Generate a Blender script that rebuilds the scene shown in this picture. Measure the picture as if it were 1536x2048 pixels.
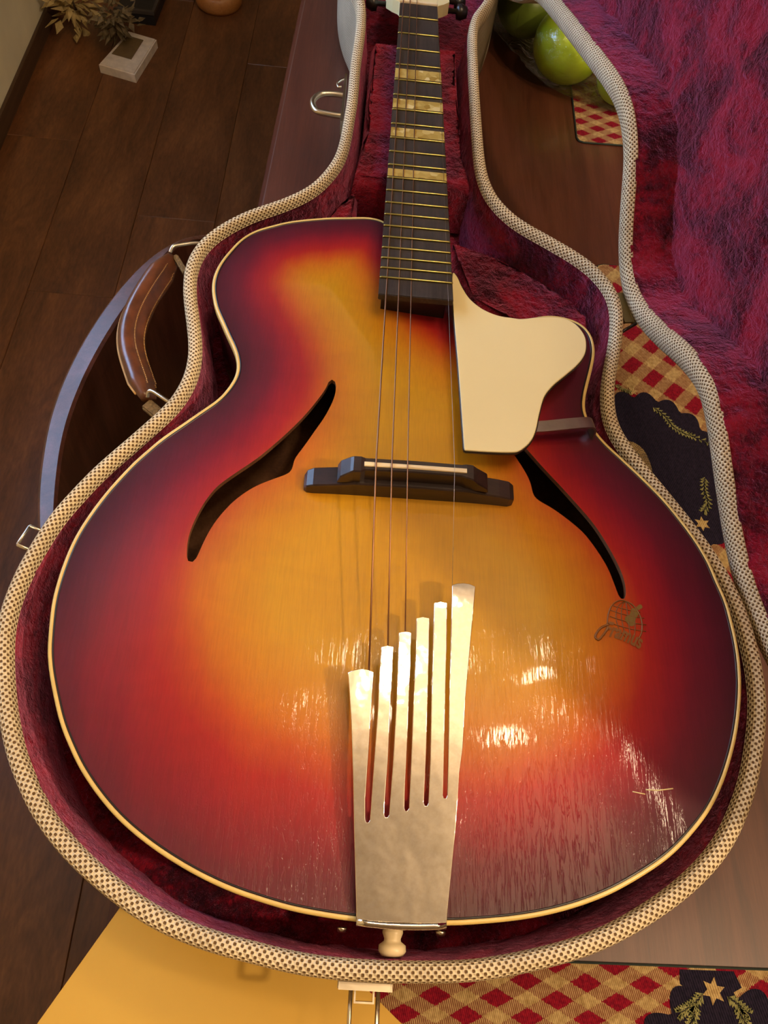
import bpy, bmesh, math, random
import numpy as np
from mathutils import Vector, Matrix, noise
from mathutils.geometry import delaunay_2d_cdt
random.seed(7)
PI = math.pi
scene = bpy.context.scene
for o in list(bpy.data.objects): bpy.data.objects.remove(o)
C = scene.collection

# ------------------------------------------------------------------ camera
CAM_C=(-0.04831,-0.27516,1.35180)
CAM_R=[(0.995936,0.033994,0.083401),(-0.07015,0.873557,0.48164),(-0.056483,-0.485533,0.872392)]
cam_d = bpy.data.cameras.new('camera'); cam = bpy.data.objects.new('camera', cam_d); C.objects.link(cam)
cam_d.sensor_fit = 'HORIZONTAL'; cam_d.sensor_width = 36.0
cam_d.lens = 36.0 * 1560 / 1536; cam_d.clip_start = 0.02
_m = Matrix.Identity(4)
for i in range(3):
    for j in range(3): _m[j][i] = CAM_R[i][j]
    _m[i][3] = CAM_C[i]
cam.matrix_world = _m
scene.camera = cam

# ------------------------------------------------------------------ world, lights, exposure
w = bpy.data.worlds.new('world'); scene.world = w; w.use_nodes = True
w.node_tree.nodes['Background'].inputs[0].default_value = (0.45, 0.6, 1.0, 1)
w.node_tree.nodes['Background'].inputs[1].default_value = 0.25
vs = scene.view_settings
vs.view_transform = 'Standard'; vs.look = 'None'; vs.gamma = 1.0; vs.use_curve_mapping = False
vs.exposure = -0.18
LAMP_C = (0.31, 0.09, 2.18)                      # ceiling lamp over the table, just out of the frame
for k in range(4):
    a = 2 * PI * k / 4 + 0.5
    ld = bpy.data.lights.new('lamp_bulb', 'POINT'); ld.energy = 8.2; ld.color = (1.0, 0.735, 0.46); ld.shadow_soft_size = 0.045
    lo = bpy.data.objects.new('lamp_bulb', ld); C.objects.link(lo)
    lo.location = (LAMP_C[0] + 0.25 * math.cos(a), LAMP_C[1] + 0.25 * math.sin(a), LAMP_C[2])
ld = bpy.data.lights.new('far_lamp', 'POINT'); ld.energy = 66.0; ld.color = (1.0, 0.735, 0.46); ld.shadow_soft_size = 0.035
lo = bpy.data.objects.new('far_lamp', ld); C.objects.link(lo); lo.location = (0.98, -0.60, 2.08)      # second lamp of the room, beyond the lid
sd = bpy.data.lights.new('daylight', 'AREA'); sd.energy = 42.0; sd.color = (0.42, 0.62, 1.0); sd.shape = 'RECTANGLE'; sd.size = 0.75; sd.size_y = 1.3
so = bpy.data.objects.new('daylight', sd); C.objects.link(so); so.location = (-1.12, 0.85, 1.50); so.rotation_euler = (0, -PI / 2, 0)

# ------------------------------------------------------------------ traced outlines (metres)
BODY=[(-0.0284,0.2956),(-0.0626,0.2949),(-0.0865,0.2905),(-0.1108,0.2834),(-0.1251,0.2764),(-0.1391,0.2683),(-0.1499,0.2569),(-0.1579,0.2419),(-0.1652,0.2231),(-0.1677,0.2054),(-0.166,0.1903),(-0.1614,0.1743),(-0.1557,0.1624),(-0.1485,0.1473),(-0.1411,0.1326),(-0.1373,0.1213),(-0.1362,0.1095),(-0.1393,0.0979),(-0.1463,0.0843),(-0.1583,0.0709),(-0.1706,0.0574),(-0.1827,0.0442),(-0.194,0.0287),(-0.199,0.0214),(-0.2074,0.0064),(-0.2138,-0.0064),(-0.2206,-0.023),(-0.2259,-0.04),(-0.2287,-0.0568),(-0.23,-0.075),(-0.2297,-0.0901),(-0.227,-0.1094),(-0.2247,-0.1218),(-0.2207,-0.1344),(-0.2146,-0.1491),(-0.207,-0.1651),(-0.1987,-0.1783),(-0.1899,-0.1905),(-0.1782,-0.2033),(-0.1653,-0.215),(-0.1523,-0.2244),(-0.1363,-0.2339),(-0.1167,-0.2434),(-0.0971,-0.2509),(-0.0794,-0.2558),(-0.0605,-0.26),(-0.0421,-0.2625),(-0.0235,-0.2641),(0.001,-0.2649),(0.0273,-0.2642),(0.0417,-0.2632),(0.0641,-0.2607),(0.0835,-0.2572),(0.103,-0.252),(0.1233,-0.2445),(0.1444,-0.2337),(0.161,-0.2234),(0.1761,-0.2106),(0.1905,-0.1954),(0.2022,-0.1778),(0.2126,-0.1568),(0.2197,-0.1373),(0.2246,-0.1185),(0.2269,-0.1034),(0.2279,-0.0893),(0.2275,-0.0727),(0.2262,-0.0565),(0.2224,-0.0415),(0.2189,-0.026),(0.2115,-0.008),(0.2016,0.0099),(0.1913,0.0258),(0.1781,0.0422),(0.1634,0.059),(0.1529,0.071),(0.1443,0.0844),(0.1411,0.0927),(0.1396,0.1023),(0.1417,0.1159),(0.1461,0.1315),(0.1511,0.1492),(0.1538,0.1638),(0.1527,0.1784),(0.148,0.1879),(0.1399,0.1943),(0.1285,0.1975),(0.1169,0.1979),(0.1037,0.1942),(0.0897,0.1887),(0.0726,0.1901),(0.0579,0.1963),(0.0452,0.2057),(0.0359,0.215),(0.0038,0.2622)]
RIM=[(-0.0587,0.6495),(-0.0583,0.6336),(-0.0579,0.6082),(-0.0587,0.5778),(-0.06,0.5474),(-0.0601,0.5191),(-0.06,0.4858),(-0.0615,0.4545),(-0.0632,0.4211),(-0.0668,0.3888),(-0.0733,0.3689),(-0.0828,0.3483),(-0.0955,0.3306),(-0.1139,0.3145),(-0.1284,0.3046),(-0.1424,0.2961),(-0.1554,0.2846),(-0.1671,0.2723),(-0.1771,0.2584),(-0.1833,0.2417),(-0.1853,0.2234),(-0.1836,0.2061),(-0.1795,0.1873),(-0.1748,0.1696),(-0.1703,0.1501),(-0.168,0.1368),(-0.1671,0.1225),(-0.1676,0.1079),(-0.1708,0.0953),(-0.1752,0.0818),(-0.1811,0.0714),(-0.1901,0.0585),(-0.1989,0.0455),(-0.2061,0.035),(-0.2169,0.0202),(-0.2256,0.0055),(-0.234,-0.0105),(-0.2412,-0.0243),(-0.2449,-0.0379),(-0.2492,-0.052),(-0.2524,-0.066),(-0.2536,-0.0781),(-0.2549,-0.0868),(-0.2543,-0.1017),(-0.2513,-0.1167),(-0.2447,-0.1398),(-0.2378,-0.1583),(-0.2319,-0.1719),(-0.2247,-0.1854),(-0.2177,-0.1946),(-0.2091,-0.2074),(-0.1971,-0.2195),(-0.1831,-0.2315),(-0.1677,-0.2421),(-0.1531,-0.251),(-0.1387,-0.2588),(-0.123,-0.2652),(-0.1045,-0.2707),(-0.0887,-0.2743),(-0.0778,-0.2759),(-0.0589,-0.2798),(-0.0406,-0.2818),(-0.0128,-0.2829),(0.015,-0.2824),(0.0431,-0.281),(0.0657,-0.2771),(0.0851,-0.2728),(0.1046,-0.2676),(0.125,-0.2598),(0.1463,-0.2489),(0.1662,-0.2368),(0.1837,-0.2232),(0.1974,-0.2097),(0.2092,-0.1923),(0.2196,-0.1737),(0.2281,-0.1506),(0.2349,-0.1286),(0.2369,-0.1149),(0.2379,-0.0995),(0.2375,-0.0852),(0.2361,-0.0684),(0.2332,-0.0527),(0.2284,-0.0362),(0.2213,-0.0191),(0.2115,-0.),(0.1999,0.0196),(0.1878,0.0393),(0.1773,0.0556),(0.1704,0.0685),(0.1648,0.0788),(0.1603,0.09),(0.1581,0.104),(0.1585,0.119),(0.1607,0.1367),(0.1648,0.1551),(0.1697,0.173),(0.1739,0.1918),(0.177,0.2117),(0.1775,0.2282),(0.1749,0.2423),(0.1688,0.2545),(0.1565,0.2705),(0.1352,0.2876),(0.1127,0.3031),(0.0932,0.3172),(0.0819,0.3313),(0.071,0.3485),(0.063,0.376),(0.0598,0.4074),(0.0584,0.4595),(0.0574,0.5152),(0.057,0.5741),(0.0578,0.6216),(0.0625,0.6562),(0.0755,0.6844)]
GUARD=[(0.0309,0.2126),(0.0347,0.2113),(0.0386,0.1993),(0.0448,0.1861),(0.0547,0.1758),(0.0667,0.1699),(0.0784,0.1685),(0.0865,0.1683),(0.099,0.1715),(0.1114,0.1735),(0.1224,0.1726),(0.1313,0.1663),(0.1363,0.1558),(0.1367,0.1451),(0.1339,0.1341),(0.1268,0.1229),(0.1166,0.1116),(0.1063,0.1005),(0.0984,0.0884),(0.0933,0.0716),(0.0895,0.0559),(0.0847,0.045),(0.0769,0.0367),(0.0706,0.0344),(0.0544,0.0333),(0.0365,0.033),(0.0338,0.1114),(0.0311,0.173)]
FL=[(-0.0616,0.1057),(-0.0587,0.1036),(-0.0578,0.094),(-0.0597,0.083),(-0.0647,0.0686),(-0.0708,0.0558),(-0.0773,0.0419),(-0.0835,0.0292),(-0.085,0.0181),(-0.094,0.0127),(-0.1083,0.0049),(-0.1205,-0.0063),(-0.1291,-0.0189),(-0.1344,-0.0298),(-0.1381,-0.0415),(-0.1405,-0.0518),(-0.1421,-0.0567),(-0.1445,-0.058),(-0.1471,-0.056),(-0.149,-0.0435),(-0.1485,-0.0321),(-0.1459,-0.0203),(-0.1419,-0.0081),(-0.1356,0.0038),(-0.1252,0.015),(-0.111,0.0289),(-0.1005,0.0415),(-0.0895,0.0558),(-0.0787,0.0718),(-0.0712,0.0851),(-0.0655,0.0966),(-0.0638,0.104)]
FR=[(0.0902,0.0534),(0.1006,0.0397),(0.1119,0.0256),(0.1229,0.0109),(0.1339,-0.0047),(0.1417,-0.0202),(0.1473,-0.0342),(0.1508,-0.0465),(0.1513,-0.0566),(0.1499,-0.0626),(0.1479,-0.0645),(0.1455,-0.0618),(0.1431,-0.0519),(0.1396,-0.0397),(0.1337,-0.0274),(0.1257,-0.0146),(0.1157,-0.005),(0.104,0.0039),(0.0931,0.0101),(0.0902,0.0153),(0.0895,0.0228),(0.0873,0.0303),(0.083,0.0395),(0.0796,0.0458),(0.0741,0.0569),(0.0699,0.0665),(0.0679,0.0742),(0.0711,0.0777),(0.0763,0.0726),(0.0834,0.0623)]
TAIL=[(0.0261,-0.2641),(0.0301,-0.2159),(0.0315,-0.1862),(0.0333,-0.1722),(0.0348,-0.1434),(0.0382,-0.1046),(0.0411,-0.0735),(0.0376,-0.072),(0.0334,-0.0716),(0.0292,-0.0722),(0.026,-0.0735),(0.0253,-0.1133),(0.0247,-0.1363),(0.0246,-0.1656),(0.0246,-0.1984),(0.0239,-0.2),(0.0228,-0.2),(0.0222,-0.1987),(0.0224,-0.1587),(0.0226,-0.1364),(0.0228,-0.1134),(0.0228,-0.0859),(0.0187,-0.0852),(0.0146,-0.0864),(0.0143,-0.1139),(0.014,-0.1445),(0.0141,-0.1803),(0.0138,-0.2031),(0.0131,-0.2044),(0.012,-0.2045),(0.0113,-0.2032),(0.0115,-0.191),(0.0118,-0.1732),(0.0119,-0.1446),(0.012,-0.122),(0.0119,-0.0967),(0.0078,-0.0957),(0.0037,-0.0969),(0.0038,-0.1225),(0.0032,-0.1451),(0.0031,-0.1667),(0.0028,-0.2062),(0.002,-0.2075),(0.0009,-0.2076),(0.0003,-0.2063),(0.0001,-0.1947),(0.0006,-0.1632),(0.0007,-0.1415),(0.001,-0.1263),(0.0009,-0.1063),(-0.0029,-0.1056),(-0.0069,-0.1068),(-0.0069,-0.1307),(-0.007,-0.1529),(-0.0075,-0.1813),(-0.0084,-0.2101),(-0.0092,-0.2114),(-0.0104,-0.2115),(-0.011,-0.2102),(-0.0111,-0.2018),(-0.0104,-0.1815),(-0.0102,-0.1496),(-0.0098,-0.1308),(-0.0099,-0.1157),(-0.0136,-0.115),(-0.0173,-0.1162),(-0.0178,-0.1313),(-0.0178,-0.1535),(-0.0185,-0.1819),(-0.0191,-0.2132),(-0.0198,-0.2145),(-0.021,-0.2145),(-0.0216,-0.2133),(-0.0223,-0.2023),(-0.0218,-0.1749),(-0.0214,-0.1465),(-0.0211,-0.1315),(-0.0251,-0.1302),(-0.029,-0.13),(-0.0332,-0.131),(-0.0367,-0.1327),(-0.0332,-0.1602),(-0.03,-0.1929),(-0.0278,-0.2189),(-0.0235,-0.264)]
TIPS=[(-0.0241,-0.1308,0.8963),(-0.0133,-0.1156,0.898),(-0.0029,-0.1066,0.8988),(0.0263,-0.0742,0.9005)]
HANDLE=[(-0.2216,0.282),(-0.2292,0.2635),(-0.2361,0.2406),(-0.241,0.2186),(-0.2429,0.1977),(-0.2414,0.1805),(-0.2365,0.164),(-0.2294,0.1482),(-0.2223,0.1328),(-0.2146,0.1177)]
RAILO=[(-0.3204,0.0437),(-0.3306,0.0743),(-0.3349,0.1067),(-0.3412,0.158),(-0.3402,0.201),(-0.3357,0.2402),(-0.3259,0.2888),(-0.3102,0.3411),(-0.2913,0.3853),(-0.2694,0.4199),(-0.2468,0.4392),(-0.2332,0.4443)]
RAILI=[(-0.3063,0.0499),(-0.3098,0.0706),(-0.3166,0.1139),(-0.3201,0.16),(-0.3165,0.2097),(-0.3087,0.2564),(-0.2941,0.3137),(-0.2764,0.364),(-0.2619,0.4088),(-0.2432,0.4339),(-0.2326,0.4402)]
GLOBE=[(0.1337,-0.0879),(0.1355,-0.0772),(0.1395,-0.0689),(0.1463,-0.0645),(0.1537,-0.0662),(0.1576,-0.071),(0.1596,-0.0774),(0.1589,-0.0852),(0.1558,-0.0911)]
WORD=[(0.1309,-0.0881),(0.1576,-0.0958),(0.132,-0.0777)]
SCRATCH=[(0.1412,-0.1881),(0.1492,-0.1891),(0.1498,-0.1865),(0.158,-0.1864),(0.1676,-0.1848)]
LQ=(0.1966,0.2528,0.8457,-4.6518)

# ------------------------------------------------------------------ helpers
def link(name, me, mats, parent=None, smooth=True):
    o = bpy.data.objects.new(name, me); C.objects.link(o)
    for m in (mats if isinstance(mats, (list, tuple)) else [mats]): me.materials.append(m)
    if smooth:
        for p in me.polygons: p.use_smooth = True
    if parent: o.parent = parent
    return o
def mesh(name, V, F, mats, parent=None, smooth=True, uv=None):
    me = bpy.data.meshes.new(name); me.from_pydata([tuple(map(float, v)) for v in V], [], F); me.update()
    if uv is not None:
        l = me.uv_layers.new(name='uv')
        for p in me.polygons:
            for li, t in zip(p.loop_indices, uv[p.index]): l.data[li].uv = t
    return link(name, me, mats, parent, smooth)
def from_bm(name, bm, mats, parent=None, smooth=True):
    me = bpy.data.meshes.new(name); bmesh.ops.recalc_face_normals(bm, faces=bm.faces[:]); bm.to_mesh(me); bm.free()
    return link(name, me, mats, parent, smooth)
def thing(name, label, cat, loc=(0, 0, 0), group=None):
    o = bpy.data.objects.new(name, None); C.objects.link(o); o.location = loc; o.empty_display_size = 0.02
    o['label'] = label; o['category'] = cat
    if group: o['group'] = group
    bpy.context.view_layer.update()
    return o
def tag(o, label, cat, group=None):
    o['label'] = label; o['category'] = cat
    if group: o['group'] = group
    return o
def anchor(root):
    """parts are built in world coordinates; keep them in place under a moved root"""
    bpy.context.view_layer.update()
    inv = Matrix.Translation(root.location).inverted()
    for ch in root.children: ch.matrix_parent_inverse = inv
def catmull(P, n, closed=True):
    P = np.asarray(P, float); N = len(P); out = []
    rng = range(N) if closed else range(N - 1)
    for i in rng:
        if closed: a, b, c, d = P[i - 1], P[i], P[(i + 1) % N], P[(i + 2) % N]
        else: a, b, c, d = P[max(i - 1, 0)], P[i], P[i + 1], P[min(i + 2, N - 1)]
        for k in range(n):
            t = k / n
            out.append(0.5 * ((2 * b) + (-a + c) * t + (2 * a - 5 * b + 4 * c - d) * t * t + (-a + 3 * b - 3 * c + d) * t ** 3))
    if not closed: out.append(P[-1])
    return np.array(out)
def resample(P, n, closed=True):
    P = np.asarray(P, float); Q = np.vstack([P, P[:1]]) if closed else P
    s = np.r_[0, np.cumsum(np.linalg.norm(np.diff(Q, axis=0), axis=1))]
    t = np.linspace(0, s[-1], n, endpoint=not closed)
    return np.stack([np.interp(t, s, Q[:, k]) for k in range(Q.shape[1])], 1)
def smooth(P, it, closed=True):
    P = P.copy()
    for _ in range(it):
        Q = (np.roll(P, 1, 0) + 2 * P + np.roll(P, -1, 0)) / 4
        if not closed: Q[0], Q[-1] = P[0], P[-1]
        P = Q
    return P
def ccw(P):
    P = np.asarray(P, float); x, y = P[:, 0], P[:, 1]
    return P if np.sum(x * np.roll(y, -1) - np.roll(x, -1) * y) > 0 else P[::-1].copy()
def normals(P):                                   # outward for a ccw loop
    t = np.roll(P, -1, 0) - np.roll(P, 1, 0); n = np.c_[t[:, 1], -t[:, 0]]
    return n / np.maximum(np.linalg.norm(n, axis=1)[:, None], 1e-9)
def loft(name, P, prof, mats, parent=None, tf=None, uvscale=None, jitter=None, sm=True, close_prof=False, nrm=None):
    """profile of (outward, z) points swept around the closed loop P"""
    N = len(P); n = normals(P) if nrm is None else nrm; M = len(prof); V = []
    for i in range(N):
        for d, z in prof: V.append((P[i, 0] + n[i, 0] * d, P[i, 1] + n[i, 1] * d, z))
    V = np.array(V)
    if jitter is not None: V = jitter(V)
    if tf is not None: V = tf(V)
    s = np.r_[0, np.cumsum(np.linalg.norm(np.roll(P, -1, 0) - P, axis=1))]
    h = np.r_[0, np.cumsum([math.hypot(prof[k + 1][0] - prof[k][0], prof[k + 1][1] - prof[k][1]) for k in range(M - 1)])]
    F, U = [], []
    K = M if close_prof else M - 1
    for i in range(N):
        j = (i + 1) % N
        for k in range(K):
            k2 = (k + 1) % M
            F.append((i * M + k, j * M + k, j * M + k2, i * M + k2))
            if uvscale: U.append([(s[i] * uvscale, h[k] * uvscale), (s[i + 1] * uvscale, h[k] * uvscale), (s[i + 1] * uvscale, h[min(k + 1, M - 1)] * uvscale), (s[i] * uvscale, h[min(k + 1, M - 1)] * uvscale)])
    return mesh(name, V, F, mats, parent, sm, U if uvscale else None)
def inside(poly, Q):
    x, y = Q[:, 0], Q[:, 1]; r = np.zeros(len(Q), bool); N = len(poly)
    for i in range(N):
        a, b = poly[i], poly[(i + 1) % N]
        if a[1] == b[1]: continue
        c = ((a[1] > y) != (b[1] > y)) & (x < (b[0] - a[0]) * (y - a[1]) / (b[1] - a[1]) + a[0]); r ^= c
    return r
def dist_to(poly, Q, closed=True):
    d = np.full(len(Q), 9.0); N = len(poly)
    for i in range(N if closed else N - 1):
        a, b = poly[i], poly[(i + 1) % N]; ab = b - a; L = ab @ ab
        if L < 1e-14: continue
        t = np.clip(((Q - a) @ ab) / L, 0, 1); d = np.minimum(d, np.linalg.norm(Q - a - t[:, None] * ab, axis=1))
    return d
def fill(outline, holes=(), step=0.005, margin=0.6):
    """triangulated flat region with inner grid points -> (xy array, faces, boundary count)"""
    loops = [np.asarray(outline)] + [np.asarray(h) for h in holes]
    V = []; E = []
    for L in loops:
        k = len(V); V += [tuple(p) for p in L]; E += [(k + i, k + (i + 1) % len(L)) for i in range(len(L))]
    nb = len(V); o = loops[0]
    gx = np.arange(o[:, 0].min(), o[:, 0].max(), step); gy = np.arange(o[:, 1].min(), o[:, 1].max(), step * 0.87)
    G = np.array([(x + (step / 2 if j % 2 else 0), y) for j, y in enumerate(gy) for x in gx])
    m = inside(o, G) & (dist_to(o, G) > step * margin)
    for h in loops[1:]: m &= ~inside(h, G) & (dist_to(h, G) > step * margin)
    V += [tuple(p) for p in G[m]]
    r = delaunay_2d_cdt([Vector(p) for p in V], E, [], 0, 1e-7)
    P = np.array([tuple(v) for v in r[0]]); F = [f for f in r[2] if len(f) == 3]
    c = np.array([P[list(f)].mean(0) for f in F]); ok = inside(o, c)
    for h in loops[1:]: ok &= ~inside(h, c)
    F = [tuple(f) for f, k in zip(F, ok) if k]
    F = [f if np.cross(P[f[1]] - P[f[0]], P[f[2]] - P[f[0]]) > 0 else f[::-1] for f in F]
    return P, F, nb
def tube(name, P, r, mats, parent=None, seg=8, closed=False, caps=True):
    P = np.asarray(P, float); N = len(P); rr = np.full(N, r) if np.isscalar(r) else np.asarray(r)
    V, F = [], []; up = None
    for i in range(N):
        if closed: t = P[(i + 1) % N] - P[i - 1]
        else: t = P[min(i + 1, N - 1)] - P[max(i - 1, 0)]
        t = t / np.linalg.norm(t)
        if up is None:
            a = np.array([0, 0, 1.0]) if abs(t[2]) < 0.9 else np.array([1.0, 0, 0]); u = np.cross(t, a)
        else: u = up - t * (up @ t)
        u /= np.linalg.norm(u); up = u; v = np.cross(t, u)
        for k in range(seg):
            a = 2 * PI * k / seg; V.append(P[i] + rr[i] * (math.cos(a) * u + math.sin(a) * v))
    for i in range(N if closed else N - 1):
        j = (i + 1) % N
        for k in range(seg): F.append((i * seg + k, i * seg + (k + 1) % seg, j * seg + (k + 1) % seg, j * seg + k))
    if caps and not closed: F += [tuple(range(seg))[::-1], tuple((N - 1) * seg + k for k in range(seg))]
    return mesh(name, V, F, mats, parent)
def box(name, x0, x1, y0, y1, z0, z1, mats, parent=None, bevel=0.0, sm=False):
    bm = bmesh.new(); bmesh.ops.create_cube(bm, size=1)
    for v in bm.verts: v.co = Vector(((x0 + x1) / 2 + v.co.x * (x1 - x0), (y0 + y1) / 2 + v.co.y * (y1 - y0), (z0 + z1) / 2 + v.co.z * (z1 - z0)))
    if bevel: bmesh.ops.bevel(bm, geom=bm.edges[:], offset=bevel, segments=2, affect='EDGES', profile=0.6)
    return from_bm(name, bm, mats, parent, sm)
def obox(name, c, X, Y, Z, mats, parent=None, bevel=0.0):
    bm = bmesh.new(); bmesh.ops.create_cube(bm, size=1); c, X, Y, Z = map(Vector, (c, X, Y, Z))
    for v in bm.verts: v.co = c + X * v.co.x + Y * v.co.y + Z * v.co.z
    if bevel: bmesh.ops.bevel(bm, geom=bm.edges[:], offset=bevel, segments=2, affect='EDGES')
    return from_bm(name, bm, mats, parent, False)
def prism(name, poly, ztop, th, mats, parent=None, bev=0.0, step=0.01):
    """solid plate: outline poly, top height function, thickness; rounded rim"""
    poly = ccw(poly); P, F, nb = fill(poly, step=step); V = []
    n = normals(poly); q = P.copy()
    if bev: q[:len(poly)] -= n * bev
    V = [(p[0], p[1], ztop(p[0], p[1])) for p in q]; k = len(V)
    N = len(poly); FF = list(F)
    V += [(p[0], p[1], ztop(p[0], p[1]) - max(bev, th * 0.25)) for p in poly]
    V += [(p[0], p[1], ztop(p[0], p[1]) - th) for p in poly]
    b0 = len(V); V += [(p[0], p[1], ztop(p[0], p[1]) - th) for p in P]
    for i in range(N):
        j = (i + 1) % N
        FF.append((i, k + i, k + j, j)); FF.append((k + i, k + N + i, k + N + j, k + j))
    remap = lambda i: k + N + i if i < N else b0 + i
    FF += [tuple(remap(i) for i in f[::-1]) for f in F]
    e = 1e-4; NN = []
    for p in q:
        v = np.array([(ztop(p[0] - e, p[1]) - ztop(p[0] + e, p[1])) / (2 * e), (ztop(p[0], p[1] - e) - ztop(p[0], p[1] + e)) / (2 * e), 1.0]); NN.append(v / np.linalg.norm(v))
    NN += [(*(m * .95), .3) for m in n] + [(*m, 0) for m in n] + [(0, 0, -1)] * len(P)
    used = sorted({i for f in FF for i in f}); mp = {i: j for j, i in enumerate(used)}
    o = mesh(name, [V[i] for i in used], [tuple(mp[i] for i in f) for f in FF], mats, parent)
    o.data.normals_split_custom_set_from_vertices([tuple(map(float, NN[i])) for i in used])
    return o
def lathe(name, prof, c, axis, mats, parent=None, seg=20):
    axis = Vector(axis).normalized(); u = axis.orthogonal().normalized(); v = axis.cross(u); c = Vector(c); V, F = [], []
    for r, h in prof:
        for k in range(seg):
            a = 2 * PI * k / seg; V.append(c + axis * h + (u * math.cos(a) + v * math.sin(a)) * max(r, 1e-5))
    for i in range(len(prof) - 1):
        for k in range(seg): F.append((i * seg + k, i * seg + (k + 1) % seg, (i + 1) * seg + (k + 1) % seg, (i + 1) * seg + k))
    return mesh(name, V, F, mats, parent)

# ------------------------------------------------------------------ materials
class NT:
    def __init__(s, name):
        s.m = bpy.data.materials.new(name); s.m.use_nodes = True; s.t = s.m.node_tree; s.b = s.t.nodes['Principled BSDF']
    def n(s, typ, **kw):
        x = s.t.nodes.new(typ)
        for k, v in kw.items():
            if k.startswith('i_'): x.inputs[k[2:].replace('_', ' ')].default_value = v
            else: setattr(x, k, v)
        return x
    def l(s, a, b): s.t.links.new(a, b)
    def set(s, **kw):
        for k, v in kw.items():
            s.b.inputs[k.replace('_', ' ')].default_value = v
        return s
    def math(s, op, a, b=None, c=None):
        x = s.t.nodes.new('ShaderNodeMath'); x.operation = op
        for i, v in enumerate((a, b, c)):
            if v is None: continue
            if isinstance(v, (int, float)): x.inputs[i].default_value = v
            else: s.l(v, x.inputs[i])
        return x.outputs[0]
    def ramp(s, fac, stops, interp='LINEAR'):
        r = s.t.nodes.new('ShaderNodeValToRGB'); r.color_ramp.interpolation = interp; e = r.color_ramp.elements
        while len(e) > 1: e.remove(e[-1])
        e[0].position = stops[0][0]; e[0].color = (*stops[0][1], 1)
        for p, c in stops[1:]:
            q = e.new(p); q.color = (*c, 1)
        s.l(fac, r.inputs[0]); return r.outputs[0]
    def mix(s, fac, a, b, typ='MIX'):
        x = s.t.nodes.new('ShaderNodeMixRGB'); x.blend_type = typ
        for i, v in enumerate((fac, a, b)):
            if isinstance(v, (int, float)): x.inputs[i].default_value = v
            elif isinstance(v, tuple): x.inputs[i].default_value = (*v, 1)
            else: s.l(v, x.inputs[i])
        return x.outputs[0]
    def obj(s, scale=(1, 1, 1), rot=(0, 0, 0), kind='Object'):
        tc = s.t.nodes.new('ShaderNodeTexCoord'); mp = s.t.nodes.new('ShaderNodeMapping')
        mp.inputs['Scale'].default_value = scale; mp.inputs['Rotation'].default_value = rot
        s.l(tc.outputs[kind], mp.inputs[0]); return mp.outputs[0]
    def noise(s, vec, scale, detail=3, rough=0.5, dist=0.0):
        x = s.t.nodes.new('ShaderNodeTexNoise'); x.inputs['Scale'].default_value = scale; x.inputs['Detail'].default_value = detail
        x.inputs['Roughness'].default_value = rough; x.inputs['Distortion'].default_value = dist; s.l(vec, x.inputs['Vector']); return x.outputs['Fac']
    def bump(s, h, strength, dist, to='Normal', prev=None):
        x = s.t.nodes.new('ShaderNodeBump'); x.inputs['Strength'].default_value = strength; x.inputs['Distance'].default_value = dist
        s.l(h, x.inputs['Height'])
        if prev is not None: s.l(prev, x.inputs['Normal'])
        if to: s.l(x.outputs[0], s.b.inputs[to])
        return x.outputs[0]
    def base(s, c): s.l(c, s.b.inputs['Base Color'])

def plain(name, col, rough=0.5, metal=0.0, var=0.12, scale=60, bump=0.0, **kw):
    t = NT(name); t.set(Roughness=rough, Metallic=metal, **kw)
    f = t.noise(t.obj(), scale, 4); d = tuple(c * (1 - var) for c in col); e = tuple(min(1, c * (1 + var)) for c in col)
    t.base(t.ramp(f, [(0.3, d), (0.7, e)]))
    if bump: t.bump(f, bump, 0.001)
    return t.m

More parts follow.
